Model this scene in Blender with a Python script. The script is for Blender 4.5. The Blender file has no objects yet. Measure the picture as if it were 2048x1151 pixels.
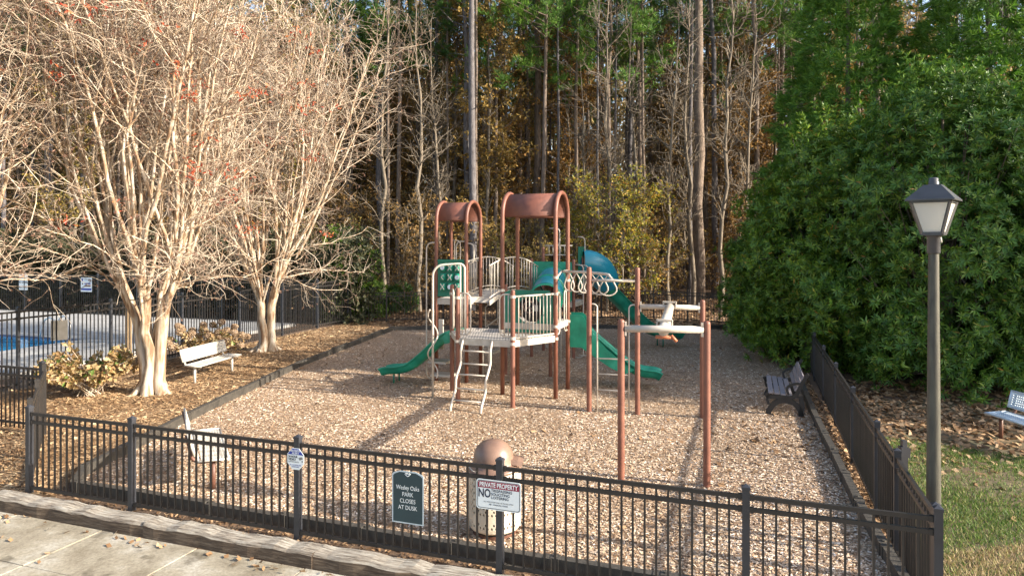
import bpy, math, random
import numpy as np

R = math.radians
sc = bpy.context.scene
COL = sc.collection
rng = np.random.default_rng(7)
random.seed(7)

# ------------------------------------------------------------------ camera, sky, sun, exposure
cam_d = bpy.data.cameras.new('camera')
cam = bpy.data.objects.new('camera', cam_d)
COL.objects.link(cam)
cam.location = (0, 0, 3.5)
cam.rotation_euler = (R(90), 0, 0)
cam_d.sensor_width = 36
cam_d.lens = 24.0
cam_d.shift_y = -0.0442
cam_d.clip_end = 2000
sc.camera = cam

SUN_AZ = R(109)        # clockwise from +Y: to the right and a little behind the camera
SUN_EL = R(24)
world = bpy.data.worlds.new('World')
sc.world = world
world.use_nodes = True
wn = world.node_tree
bg = wn.nodes['Background']
sky = wn.nodes.new('ShaderNodeTexSky')
sky.sky_type = 'NISHITA'
sky.sun_disc = False
sky.sun_elevation = SUN_EL
sky.sun_rotation = SUN_AZ
sky.dust_density = 2.0
sky.ozone_density = 0.4
wn.links.new(sky.outputs[0], bg.inputs[0])
bg.inputs[1].default_value = 0.15

sd = bpy.data.lights.new('sun', 'SUN')
sd.energy = 4.6
sd.angle = R(0.5)
sd.color = (1.0, 0.915, 0.785)
sun = bpy.data.objects.new('sun', sd)
COL.objects.link(sun)
sun.rotation_euler = (R(90) - SUN_EL, 0, -SUN_AZ + math.pi)
sun.location = (30, -10, 20)

sc.view_settings.view_transform = 'Standard'
sc.view_settings.look = 'None'
sc.view_settings.gamma = 1
sc.view_settings.use_curve_mapping = False
sc.view_settings.exposure = 1.36
sc.cycles.max_bounces = 5
sc.cycles.diffuse_bounces = 3
sc.cycles.glossy_bounces = 2
sc.cycles.transmission_bounces = 3
sc.cycles.sample_clamp_indirect = 6

# the site grid: U runs along the front fence, V away from the path
U = np.array([0.9439, -0.3303, 0.0])
V = np.array([0.3303, 0.9439, 0.0])
Z = np.array([0, 0, 1.0])
YAW = math.atan2(U[1], U[0])

# ------------------------------------------------------------------ materials
def new_mat(name):
    m = bpy.data.materials.new(name)
    m.use_nodes = True
    nt = m.node_tree
    return m, nt, nt.nodes['Principled BSDF']

def ramp(nt, stops):
    r = nt.nodes.new('ShaderNodeValToRGB')
    e = r.color_ramp.elements
    while len(e) < len(stops):
        e.new(0.5)
    for el, (p, c) in zip(e, stops):
        el.position = p
        el.color = (*c, 1)
    return r

def mat(name, c1, c2=None, scale=6, rough=0.6, bump=0.0, bscale=None, metal=0, spec=0.5, stretch=None, detail=4, stops=None):
    """noise-varied surface"""
    m, nt, b = new_mat(name)
    b.inputs['Roughness'].default_value = rough
    b.inputs['Metallic'].default_value = metal
    b.inputs['Specular IOR Level'].default_value = spec
    tc = nt.nodes.new('ShaderNodeTexCoord')
    mp = nt.nodes.new('ShaderNodeMapping')
    nt.links.new(tc.outputs['Object'], mp.inputs[0])
    if stretch:
        mp.inputs['Scale'].default_value = stretch
    n = nt.nodes.new('ShaderNodeTexNoise')
    n.inputs['Scale'].default_value = scale
    n.inputs['Detail'].default_value = detail
    nt.links.new(mp.outputs[0], n.inputs[0])
    if c2 is None:
        c2 = tuple(x * 0.8 for x in c1)
    r = ramp(nt, stops or [(0.3, c2), (0.7, c1)])
    nt.links.new(n.outputs[0], r.inputs[0])
    nt.links.new(r.outputs[0], b.inputs['Base Color'])
    if bump:
        n2 = nt.nodes.new('ShaderNodeTexNoise')
        n2.inputs['Scale'].default_value = bscale or scale * 4
        n2.inputs['Detail'].default_value = 5
        nt.links.new(mp.outputs[0], n2.inputs[0])
        bp = nt.nodes.new('ShaderNodeBump')
        bp.inputs['Strength'].default_value = bump
        bp.inputs['Distance'].default_value = 0.02
        nt.links.new(n2.outputs[0], bp.inputs['Height'])
        nt.links.new(bp.outputs[0], b.inputs['Normal'])
    return m

def leaf_mat(name, stops, rough=0.5, trans=0.3, spec=0.4, patch=0, tints=None):
    """each loose piece of the mesh takes its own colour from the ramp"""
    m, nt, b = new_mat(name)
    b.inputs['Roughness'].default_value = rough
    b.inputs['Specular IOR Level'].default_value = spec
    g = nt.nodes.new('ShaderNodeNewGeometry')
    r = ramp(nt, stops)
    nt.links.new(g.outputs['Random Per Island'], r.inputs[0])
    nt.links.new(r.outputs[0], b.inputs['Base Color'])
    if tints:        # one tree is yellower, browner or paler than the next
        oi = nt.nodes.new('ShaderNodeObjectInfo'); tr = ramp(nt, tints); nt.links.new(oi.outputs['Random'], tr.inputs[0])
        mu = nt.nodes.new('ShaderNodeMixRGB'); mu.blend_type = 'MULTIPLY'; mu.inputs[0].default_value = 1
        nt.links.new(r.outputs[0], mu.inputs[1]); nt.links.new(tr.outputs[0], mu.inputs[2]); nt.links.new(mu.outputs[0], b.inputs['Base Color'])
        r = mu
    if patch:        # damp, trodden and freshly raked patches of the bed
        tc = nt.nodes.new('ShaderNodeTexCoord'); pn = nt.nodes.new('ShaderNodeTexNoise'); pn.inputs['Scale'].default_value = patch; pn.inputs['Detail'].default_value = 5
        nt.links.new(tc.outputs['Object'], pn.inputs[0])
        pr = ramp(nt, [(0.34, (0.70, 0.64, 0.57)), (0.50, (0.97, 0.95, 0.92)), (0.66, (1.10, 1.08, 1.07))])
        nt.links.new(pn.outputs[0], pr.inputs[0])
        mu = nt.nodes.new('ShaderNodeMixRGB'); mu.blend_type = 'MULTIPLY'; mu.inputs[0].default_value = 1
        nt.links.new(r.outputs[0], mu.inputs[1]); nt.links.new(pr.outputs[0], mu.inputs[2]); nt.links.new(mu.outputs[0], b.inputs['Base Color'])
    if trans:
        t = nt.nodes.new('ShaderNodeBsdfTranslucent')
        nt.links.new(r.outputs[0], t.inputs[0])
        mx = nt.nodes.new('ShaderNodeMixShader')
        mx.inputs[0].default_value = trans
        nt.links.new(b.outputs[0], mx.inputs[1])
        nt.links.new(t.outputs[0], mx.inputs[2])
        nt.links.new(mx.outputs[0], nt.nodes['Material Output'].inputs[0])
    return m

M = {}
M['fence'] = mat('fence_paint', (0.028, 0.024, 0.022), (0.018, 0.016, 0.015), 9, 0.42)
M['post_paint'] = mat('post_paint', (0.035, 0.037, 0.045), (0.025, 0.026, 0.03), 7, 0.4)
M['brown'] = mat('brown_powder_coat', (0.225, 0.088, 0.054), (0.15, 0.056, 0.036), 5, 0.5)
M['canopy'] = mat('canopy_plastic', (0.185, 0.068, 0.042), (0.12, 0.045, 0.03), 7, 0.5, 0.1, 40)
M['beige'] = mat('beige_powder_coat', (0.56, 0.50, 0.42), (0.42, 0.36, 0.295), 4, 0.45, detail=6)
M['deckc'] = mat('deck_coating', (0.50, 0.46, 0.40), (0.34, 0.30, 0.25), 6, 0.6, 0.2, 40)
M['green'] = mat('green_plastic', (0.014, 0.27, 0.165), (0.008, 0.18, 0.11), 4, 0.36, detail=10, stops=[(0.3, (0.007, 0.17, 0.105)), (0.55, (0.012, 0.25, 0.155)), (0.68, (0.03, 0.31, 0.20))])
M['greendark'] = mat('green_plastic_panel', (0.008, 0.16, 0.10), (0.006, 0.13, 0.08), 3, 0.4)
M['teal'] = mat('teal_plastic', (0.022, 0.28, 0.39), (0.014, 0.22, 0.29), 3, 0.3)
M['white'] = mat('white_paint', (0.52, 0.50, 0.46), (0.36, 0.335, 0.29), 5, 0.45, detail=6)
M['dirtywhite'] = mat('worn_white_coating', (0.60, 0.575, 0.52), (0.32, 0.285, 0.24), 9, 0.5, detail=8)
M['bluewhite'] = mat('pale_blue_coating', (0.60, 0.68, 0.74), (0.5, 0.57, 0.62), 5, 0.45)
M['timber_black'] = mat('black_edging_plastic', (0.075, 0.066, 0.054), (0.038, 0.034, 0.029), 12, 0.6, 0.3, 60)
M['timber'] = mat('weathered_timber', (0.42, 0.36, 0.29), (0.17, 0.125, 0.085), 3.0, 0.85, 0.6, 14, stretch=(1.2, 14, 14), detail=8)
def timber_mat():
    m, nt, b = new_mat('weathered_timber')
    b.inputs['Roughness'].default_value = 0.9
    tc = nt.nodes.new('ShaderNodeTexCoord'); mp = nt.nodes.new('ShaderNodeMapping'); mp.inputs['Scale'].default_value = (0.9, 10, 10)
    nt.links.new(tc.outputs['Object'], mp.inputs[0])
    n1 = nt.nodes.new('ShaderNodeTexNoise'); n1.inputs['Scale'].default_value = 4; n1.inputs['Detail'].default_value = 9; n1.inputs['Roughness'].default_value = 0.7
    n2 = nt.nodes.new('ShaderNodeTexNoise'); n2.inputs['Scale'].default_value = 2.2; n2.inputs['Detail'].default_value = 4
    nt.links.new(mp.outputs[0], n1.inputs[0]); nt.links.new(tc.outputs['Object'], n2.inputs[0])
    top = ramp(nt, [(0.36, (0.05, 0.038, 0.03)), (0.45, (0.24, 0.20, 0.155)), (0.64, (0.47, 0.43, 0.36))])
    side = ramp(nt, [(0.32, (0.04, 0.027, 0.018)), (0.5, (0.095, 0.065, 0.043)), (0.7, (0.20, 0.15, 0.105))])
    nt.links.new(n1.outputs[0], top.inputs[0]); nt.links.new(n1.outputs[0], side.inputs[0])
    # the upward side of the beam takes the paler ramp, its faces the browner
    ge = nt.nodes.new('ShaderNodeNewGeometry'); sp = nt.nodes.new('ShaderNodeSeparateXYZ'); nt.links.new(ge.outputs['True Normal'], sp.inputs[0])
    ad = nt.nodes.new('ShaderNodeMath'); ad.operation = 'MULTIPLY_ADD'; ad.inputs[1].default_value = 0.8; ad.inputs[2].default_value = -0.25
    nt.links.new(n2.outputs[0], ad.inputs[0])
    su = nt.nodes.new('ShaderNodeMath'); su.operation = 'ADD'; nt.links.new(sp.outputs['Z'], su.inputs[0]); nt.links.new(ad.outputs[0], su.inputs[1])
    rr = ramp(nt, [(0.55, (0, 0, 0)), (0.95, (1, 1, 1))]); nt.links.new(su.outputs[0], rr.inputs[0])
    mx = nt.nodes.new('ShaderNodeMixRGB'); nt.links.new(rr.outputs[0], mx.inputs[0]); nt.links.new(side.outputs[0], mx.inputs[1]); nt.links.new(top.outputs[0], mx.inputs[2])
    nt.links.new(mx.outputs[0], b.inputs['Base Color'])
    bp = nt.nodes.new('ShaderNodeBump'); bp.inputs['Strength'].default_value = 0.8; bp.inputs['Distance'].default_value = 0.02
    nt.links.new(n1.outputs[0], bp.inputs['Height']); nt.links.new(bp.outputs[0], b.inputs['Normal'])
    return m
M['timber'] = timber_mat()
M['slat'] = mat('grey_recycled_slat', (0.27, 0.245, 0.26), (0.20, 0.18, 0.19), 4, 0.55, 0.15, 30, stretch=(20, 1, 20))
M['cast'] = mat('dark_bench_frame', (0.03, 0.027, 0.025), None, 8, 0.5)
M['legbrown'] = mat('brown_leg_paint', (0.16, 0.07, 0.045), (0.10, 0.045, 0.03), 8, 0.5)
M['can'] = mat('beige_can_shell', (0.70, 0.62, 0.50), (0.55, 0.46, 0.34), 4, 0.5, detail=6)
M['lid'] = mat('brown_dome_lid', (0.25, 0.155, 0.11), (0.17, 0.10, 0.07), 4, 0.38, detail=6)
M['black'] = mat('black_and_painted_dark', (0.012, 0.012, 0.012), None, 3, 0.8)  # black print and liner, also the painted dark behind the crawl hole
M['signwhite'] = mat('sign_white', (0.76, 0.80, 0.80), (0.70, 0.74, 0.75), 3, 0.35)
M['signgreen'] = mat('sign_slate_green', (0.018, 0.045, 0.055), (0.015, 0.038, 0.048), 4, 0.4)
M['signsilver'] = mat('sign_silver_edge', (0.50, 0.58, 0.62), None, 4, 0.35)
M['signred'] = mat('sign_maroon', (0.30, 0.02, 0.055), (0.2, 0.012, 0.035), 6, 0.4)
M['signnavy'] = mat('sign_navy', (0.012, 0.02, 0.05), None, 4, 0.4)
M['signblue'] = mat('sign_blue', (0.03, 0.06, 0.34), None, 4, 0.4)
M['signgrey'] = mat('sign_grey', (0.22, 0.22, 0.22), None, 4, 0.4)
M['steel'] = mat('brushed_steel', (0.6, 0.6, 0.6), (0.45, 0.45, 0.46), 6, 0.3, metal=0.9)
M['lamp_black'] = mat('lamp_paint', (0.075, 0.075, 0.08), (0.05, 0.05, 0.052), 8, 0.33)
M['lamp_pole'] = mat('lamp_pole_paint', (0.085, 0.082, 0.062), (0.045, 0.043, 0.036), 5, 0.5, 0.1, stretch=(6, 6, 1))
M['woodpost'] = mat('bare_wood_post', (0.45, 0.32, 0.19), (0.33, 0.22, 0.12), 4, 0.8, 0.2, stretch=(8, 8, 1))
M['orange'] = mat('rusty_orange_grip', (0.5, 0.17, 0.08), None, 5, 0.5)

M['myrtle'] = mat('smooth_pale_bark', (0.66, 0.54, 0.42), (0.43, 0.30, 0.19), 2.6, 0.7, 0.25, 16, stretch=(4.5, 4.5, 0.5), detail=6,
                  stops=[(0.37, (0.19, 0.11, 0.06)), (0.46, (0.32, 0.225, 0.14)), (0.53, (0.41, 0.33, 0.24)), (0.64, (0.50, 0.43, 0.35))])
M['twig'] = leaf_mat('pale_twigs', [(0.0, (0.11, 0.07, 0.05)), (0.45, (0.30, 0.22, 0.155)), (1.0, (0.68, 0.58, 0.45))], 0.7, 0)
M['seedpod'] = leaf_mat('seed_pods', [(0.0, (0.12, 0.06, 0.04)), (1.0, (0.34, 0.2, 0.14))], 0.8, 0)
M['redleaf'] = leaf_mat('red_leaves', [(0.0, (0.36, 0.05, 0.03)), (0.6, (0.55, 0.12, 0.06)), (1.0, (0.60, 0.24, 0.09))], 0.5, 0.4)
M['pinebark'] = mat('pine_bark', (0.23, 0.172, 0.13), (0.085, 0.062, 0.046), 3, 0.9, 0.9, 8, stretch=(5, 5, 1.2), detail=7)
M['pinebark2'] = mat('grey_pine_bark', (0.17, 0.155, 0.155), (0.07, 0.06, 0.06), 3, 0.9, 0.9, 8, stretch=(5, 5, 1.2), detail=7)
M['greybark'] = mat('pale_grey_bark', (0.23, 0.185, 0.135), (0.10, 0.078, 0.055), 3, 0.85, 0.3, 10, stretch=(4, 4, 1), detail=6)
M['needles'] = leaf_mat('pine_needles', [(0.0, (0.03, 0.085, 0.016)), (0.6, (0.06, 0.145, 0.025)), (1.0, (0.11, 0.20, 0.035))], 0.5, 0.25, tints=[(0.0, (0.75, 0.85, 0.9)), (0.5, (1.1, 1.0, 0.9)), (1.0, (1.5, 1.3, 0.9))])
M['youngneedles'] = leaf_mat('young_pine_needles', [(0.0, (0.06, 0.15, 0.02)), (0.6, (0.12, 0.25, 0.03)), (1.0, (0.20, 0.34, 0.05))], 0.5, 0.3)
M['oakleaf'] = leaf_mat('brown_oak_leaves', [(0.0, (0.13, 0.10, 0.032)), (0.4, (0.25, 0.17, 0.055)), (0.75, (0.40, 0.26, 0.08)), (1.0, (0.52, 0.31, 0.10))], 0.6, 0.35, tints=[(0.0, (0.65, 0.62, 0.62)), (0.3, (1.0, 0.85, 0.75)), (0.55, (0.8, 1.0, 0.7)), (0.8, (1.15, 1.05, 0.95)), (1.0, (0.95, 0.78, 0.65))])
M['farleaf'] = leaf_mat('far_brown_leaves', [(0.0, (0.20, 0.16, 0.065)), (0.5, (0.36, 0.26, 0.10)), (1.0, (0.52, 0.36, 0.15))], 0.7, 0.4)
M['yelleaf'] = leaf_mat('yellow_green_leaves', [(0.0, (0.10, 0.14, 0.02)), (0.5, (0.29, 0.27, 0.03)), (0.85, (0.50, 0.36, 0.04)), (1.0, (0.50, 0.21, 0.04))], 0.5, 0.4)
M['laurel'] = leaf_mat('laurel_leaves', [(0.0, (0.055, 0.11, 0.018)), (0.5, (0.098, 0.21, 0.028)), (0.93, (0.19, 0.29, 0.035)), (0.985, (0.26, 0.33, 0.05)), (1.0, (0.42, 0.20, 0.05))], 0.40, 0.25, 0.4, tints=[(0.0, (0.85, 0.92, 0.95)), (0.5, (1.0, 1.0, 1.0)), (1.0, (1.2, 1.12, 0.9))])
M['cypress'] = leaf_mat('cypress_sprays', [(0.0, (0.05, 0.13, 0.016)), (0.6, (0.11, 0.24, 0.025)), (1.0, (0.19, 0.33, 0.04))], 0.55, 0.25, tints=[(0.0, (0.9, 0.95, 0.9)), (1.0, (1.2, 1.1, 0.9))])
M['darkhedge'] = leaf_mat('dark_hedge_leaves', [(0.0, (0.02, 0.028, 0.012)), (0.6, (0.05, 0.055, 0.022)), (1.0, (0.12, 0.10, 0.05))], 0.6, 0.2)
M['hydleaf'] = leaf_mat('dry_hydrangea_leaves', [(0.0, (0.20, 0.11, 0.045)), (0.45, (0.44, 0.30, 0.13)), (0.84, (0.52, 0.40, 0.22)), (0.93, (0.13, 0.19, 0.035)), (1.0, (0.07, 0.14, 0.025))], 0.6, 0.3)
M['hydflower'] = leaf_mat('dry_flower_petals', [(0.0, (0.30, 0.19, 0.11)), (1.0, (0.58, 0.44, 0.30))], 0.7, 0.3)
M['chips'] = leaf_mat('wood_chip_pieces', [(0.0, (0.15, 0.085, 0.045)), (0.25, (0.34, 0.22, 0.135)), (0.55, (0.53, 0.39, 0.265)), (0.85, (0.69, 0.56, 0.425)), (1.0, (0.82, 0.74, 0.65))], 0.85, 0, patch=0.42)
M['straw'] = leaf_mat('pine_straw', [(0.0, (0.16, 0.09, 0.045)), (0.5, (0.36, 0.225, 0.115)), (1.0, (0.58, 0.43, 0.26))], 0.8, 0, patch=0.5)
M['litter'] = leaf_mat('fallen_leaf_pieces', [(0.0, (0.13, 0.07, 0.033)), (0.5, (0.30, 0.175, 0.085)), (1.0, (0.50, 0.34, 0.20))], 0.7, 0.15)
M['grass'] = leaf_mat('grass_blades', [(0.0, (0.05, 0.10, 0.015)), (0.6, (0.11, 0.20, 0.03)), (0.85, (0.22, 0.25, 0.06)), (1.0, (0.45, 0.36, 0.17))], 0.6, 0.3)
M['deadgrass'] = leaf_mat('dry_grass_blades', [(0.0, (0.30, 0.20, 0.10)), (0.7, (0.52, 0.40, 0.23)), (1.0, (0.34, 0.33, 0.1))], 0.7, 0.2)

M['mulchbase'] = mat('chip_bed', (0.42, 0.30, 0.20), (0.22, 0.14, 0.08), 26, 0.9, 1.0, 45, detail=8)
M['bedsoil'] = mat('straw_bed', (0.28, 0.175, 0.09), (0.14, 0.08, 0.04), 9, 0.9, 0.9, 40, detail=8)
M['forest'] = mat('forest_floor', (0.19, 0.115, 0.065), (0.075, 0.047, 0.03), 1.5, 0.95, 0.8, 12, detail=9)
M['lawnsoil'] = mat('thin_lawn', (0.155, 0.105, 0.06), (0.085, 0.078, 0.032), 0.9, 0.95, 0.6, 25, detail=8)
M['pooldeck'] = mat('pool_deck_concrete', (0.42, 0.41, 0.39), (0.33, 0.32, 0.31), 1.2, 0.8, 0.1, 30)
M['tile'] = mat('pool_tile', (0.03, 0.06, 0.16), None, 14, 0.3)

def concrete_mat():
    m, nt, b = new_mat('stained_concrete')
    b.inputs['Roughness'].default_value = 0.9
    tc = nt.nodes.new('ShaderNodeTexCoord')
    n1 = nt.nodes.new('ShaderNodeTexNoise'); n1.inputs['Scale'].default_value = 1.3; n1.inputs['Detail'].default_value = 7; n1.inputs['Roughness'].default_value = 0.65
    n2 = nt.nodes.new('ShaderNodeTexNoise'); n2.inputs['Scale'].default_value = 22; n2.inputs['Detail'].default_value = 8; n2.inputs['Roughness'].default_value = 0.8
    n3 = nt.nodes.new('ShaderNodeTexNoise'); n3.inputs['Scale'].default_value = 3.5; n3.inputs['Detail'].default_value = 3
    for n in (n1, n2, n3):
        nt.links.new(tc.outputs['Object'], n.inputs[0])
    r1 = ramp(nt, [(0.34, (0.215, 0.18, 0.125)), (0.5, (0.34, 0.30, 0.225)), (0.64, (0.47, 0.44, 0.375))])
    r2 = ramp(nt, [(0.35, (0.6, 0.58, 0.55)), (0.65, (1.1, 1.1, 1.1))])
    r3 = ramp(nt, [(0.30, (0.42, 0.40, 0.37)), (0.40, (1, 1, 1))])
    nt.links.new(n1.outputs[0], r1.inputs[0]); nt.links.new(n2.outputs[0], r2.inputs[0]); nt.links.new(n3.outputs[0], r3.inputs[0])
    a = nt.nodes.new('ShaderNodeMixRGB'); a.blend_type = 'MULTIPLY'; a.inputs[0].default_value = 1
    c = nt.nodes.new('ShaderNodeMixRGB'); c.blend_type = 'MULTIPLY'; c.inputs[0].default_value = 0.8
    nt.links.new(r1.outputs[0], a.inputs[1]); nt.links.new(r2.outputs[0], a.inputs[2])
    nt.links.new(a.outputs[0], c.inputs[1]); nt.links.new(r3.outputs[0], c.inputs[2])
    nt.links.new(c.outputs[0], b.inputs['Base Color'])
    bp = nt.nodes.new('ShaderNodeBump'); bp.inputs['Strength'].default_value = 0.35; bp.inputs['Distance'].default_value = 0.01
    nt.links.new(n2.outputs[0], bp.inputs['Height']); nt.links.new(bp.outputs[0], b.inputs['Normal'])
    return m
M['concrete'] = concrete_mat()

def water_mat():
    m, nt, b = new_mat('pool_water')
    b.inputs['Base Color'].default_value = (0.03, 0.26, 0.52, 1)
    b.inputs['Roughness'].default_value = 0.06
    n = nt.nodes.new('ShaderNodeTexNoise'); n.inputs['Scale'].default_value = 3.0
    tc = nt.nodes.new('ShaderNodeTexCoord'); nt.links.new(tc.outputs['Object'], n.inputs[0])
    bp = nt.nodes.new('ShaderNodeBump'); bp.inputs['Strength'].default_value = 0.15; bp.inputs['Distance'].default_value = 0.03
    nt.links.new(n.outputs[0], bp.inputs['Height']); nt.links.new(bp.outputs[0], b.inputs['Normal'])
    return m
M['water'] = water_mat()

def lens_mat():
    m, nt, b = new_mat('frosted_lens')
    b.inputs['Base Color'].default_value = (0.88, 0.87, 0.82, 1)
    b.inputs['Roughness'].default_value = 0.35
    t = nt.nodes.new('ShaderNodeBsdfTranslucent'); t.inputs[0].default_value = (0.95, 0.94, 0.90, 1)
    mx = nt.nodes.new('ShaderNodeMixShader'); mx.inputs[0].default_value = 0.55
    nt.links.new(b.outputs[0], mx.inputs[1]); nt.links.new(t.outputs[0], mx.inputs[2])
    nt.links.new(mx.outputs[0], nt.nodes['Material Output'].inputs[0])
    return m
M['lens'] = lens_mat()

# ------------------------------------------------------------------ mesh helpers
def unit(a):
    a = np.asarray(a, float)
    return a / (np.linalg.norm(a, axis=-1, keepdims=True) + 1e-12)

class MB:
    """collects shapes, then links them as ONE mesh object"""
    def __init__(s):
        s.V = []; s.F = []; s.n = 0
    def add(s, v, f):
        v = np.asarray(v, float).reshape(-1, 3)
        s.V.append(v)
        for q in f:
            s.F.append([int(i) + s.n for i in q])
        s.n += len(v)
        return s
    def box(s, c, size, ax=None):
        ax = np.eye(3) if ax is None else np.array([unit(a) for a in ax])
        h = np.array(size) / 2
        k = np.array([[x, y, z] for z in (-1, 1) for y in (-1, 1) for x in (-1, 1)]) * h
        v = np.array(c) + k @ ax
        return s.add(v, [(0, 2, 3, 1), (4, 5, 7, 6), (0, 1, 5, 4), (2, 6, 7, 3), (0, 4, 6, 2), (1, 3, 7, 5)])
    def bar(s, p, q, w, h, up=Z):
        p = np.array(p, float); q = np.array(q, float)
        t = unit(q - p)
        sd_ = unit(np.cross(up, t)) if abs(np.dot(unit(up), t)) < 0.99 else unit(np.cross(np.array([1.0, 0, 0]), t))
        u2 = np.cross(t, sd_)
        return s.box((p + q) / 2, (np.linalg.norm(q - p), w, h), (t, sd_, u2))
    def tube(s, pts, r, n=8, cap=True, closed=False):
        P = np.asarray(pts, float); K = len(P)
        r = np.full(K, r) if np.isscalar(r) else np.asarray(r, float)
        if closed:
            T = unit(np.roll(P, -1, 0) - np.roll(P, 1, 0))
        else:
            T = unit(np.gradient(P, axis=0))
        a = np.cross(T[0], Z if abs(T[0][2]) < 0.9 else np.array([1.0, 0, 0])); a = unit(a)
        rings = []
        for i in range(K):
            a = unit(a - T[i] * np.dot(a, T[i]))
            b = np.cross(T[i], a)
            th = np.arange(n) * 2 * math.pi / n
            rings.append(P[i] + r[i] * (np.cos(th)[:, None] * a + np.sin(th)[:, None] * b))
        v = np.concatenate(rings)
        f = []
        for i in range(K if closed else K - 1):
            j = (i + 1) % K
            for k in range(n):
                f.append((i * n + k, i * n + (k + 1) % n, j * n + (k + 1) % n, j * n + k))
        if cap and not closed:
            f.append(tuple(range(n))[::-1]); f.append(tuple((K - 1) * n + k for k in range(n)))
        return s.add(v, f)
    def lathe(s, prof, n=24, c=(0, 0, 0)):
        v = []; f = []
        for (r, z) in prof:
            for k in range(n):
                th = 2 * math.pi * k / n
                v.append((c[0] + r * math.cos(th), c[1] + r * math.sin(th), c[2] + z))
        for i in range(len(prof) - 1):
            for k in range(n):
                f.append((i * n + k, i * n + (k + 1) % n, (i + 1) * n + (k + 1) % n, (i + 1) * n + k))
        return s.add(v, f)
    def prism(s, poly, z0, z1):
        n = len(poly)
        v = [(p[0], p[1], z0) for p in poly] + [(p[0], p[1], z1) for p in poly]
        f = [tuple(range(n))[::-1], tuple(range(n, 2 * n))] + [(i, (i + 1) % n, n + (i + 1) % n, n + i) for i in range(n)]
        return s.add(v, f)
    def slab(s, poly3, nrm, th):
        """planar polygon in space, given thickness along nrm"""
        P = np.asarray(poly3, float); n = len(P); d = np.asarray(nrm, float) * th
        f = [tuple(range(n))[::-1], tuple(range(n, 2 * n))] + [(i, (i + 1) % n, n + (i + 1) % n, n + i) for i in range(n)]
        return s.add(np.concatenate([P, P + d]), f)
    def sweep(s, path, prof, lat, th=0.0):
        """open profile [(lateral, up)] swept along a path whose sideways axis is lat; th = wall thickness"""
        P = np.asarray(path, float); T = unit(np.gradient(P, axis=0))
        prof = np.asarray(prof, float)
        if th:
            d = np.gradient(prof, axis=0); nn = unit(np.stack([d[:, 1], -d[:, 0]], 1))
            prof = np.concatenate([prof, (prof + nn * th)[::-1]])
        n = len(prof); v = []
        for p, t in zip(P, T):
            l = unit(np.asarray(lat, float)); up = unit(np.cross(t, l)); up = up if up[2] >= 0 else -up
            v.append(p + prof[:, :1] * l + prof[:, 1:] * up)
        f = []
        m = n if th else n - 1
        for i in range(len(P) - 1):
            for k in range(m):
                f.append((i * n + k, i * n + (k + 1) % n, (i + 1) * n + (k + 1) % n, (i + 1) * n + k))
        if th:
            f.append(tuple(range(n))); f.append(tuple((len(P) - 1) * n + k for k in range(n))[::-1])
        return s.add(np.concatenate(v), f)
    def mesh(s, name, m, smooth=False):
        me = bpy.data.meshes.new(name)
        me.from_pydata(np.concatenate(s.V).tolist(), [], s.F)
        if smooth:
            me.polygons.foreach_set('use_smooth', [True] * len(me.polygons))
        for x in (m if isinstance(m, (list, tuple)) else [m]):
            me.materials.append(x)
        return me
    def build(s, name, m, parent=None, smooth=False, world=False, bevel=0, loc=None):
        if world and parent is not None:
            o_ = np.array(parent['_o'])
            s.V = [v - o_ for v in s.V]
        o = bpy.data.objects.new(name, s.mesh(name, m, smooth))
        COL.objects.link(o)
        if parent is not None:
            o.parent = parent
        if loc is not None:
            o.location = loc
        if bevel:
            bv = o.modifiers.new('bevel', 'BEVEL'); bv.width = bevel; bv.segments = 2; bv.limit_method = 'ANGLE'
        return o

def array_mesh(name, v, f, m, smooth=False):
    """fast mesh from arrays; every face has the same number of corners"""
    v = np.ascontiguousarray(v, np.float32).reshape(-1, 3); f = np.ascontiguousarray(f, np.int32)
    me = bpy.data.meshes.new(name)
    me.vertices.add(len(v)); me.vertices.foreach_set('co', v.ravel())
    me.loops.add(f.size); me.loops.foreach_set('vertex_index', f.ravel())
    me.polygons.add(len(f)); me.polygons.foreach_set('loop_start', np.arange(len(f), dtype=np.int32) * f.shape[1])
    if smooth:
        me.polygons.foreach_set('use_smooth', np.ones(len(f), bool))
    me.update(calc_edges=True)
    me.materials.append(m)
    return me

def link(name, me, parent=None, loc=None, rz=0, scale=None, kind=None):
    o = bpy.data.objects.new(name, me)
    COL.objects.link(o)
    if parent is not None: o.parent = parent
    if loc is not None: o.location = loc
    if rz: o.rotation_euler = (0, 0, rz)
    if scale is not None: o.scale = (scale,) * 3 if np.isscalar(scale) else scale
    if kind: o['kind'] = kind
    return o

def tag(o, label=None, cat=None, group=None, kind=None):
    if label: o['label'] = label
    if cat: o['category'] = cat
    if group: o['group'] = group
    if kind: o['kind'] = kind
    return o

def thing(name, label, cat, loc=(0, 0, 0), rz=0, group=None):
    o = bpy.data.objects.new(name, None)
    COL.objects.link(o)
    o.location = loc; o.rotation_euler = (0, 0, rz); o.empty_display_size = 0.2
    o['_o'] = list(map(float, loc))
    return tag(o, label, cat, group)

def copy_tree(o, parent=None):
    c = o.copy(); COL.objects.link(c)
    if parent is not None: c.parent = parent
    for ch in list(o.children):
        copy_tree(ch, c)
    return c

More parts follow.
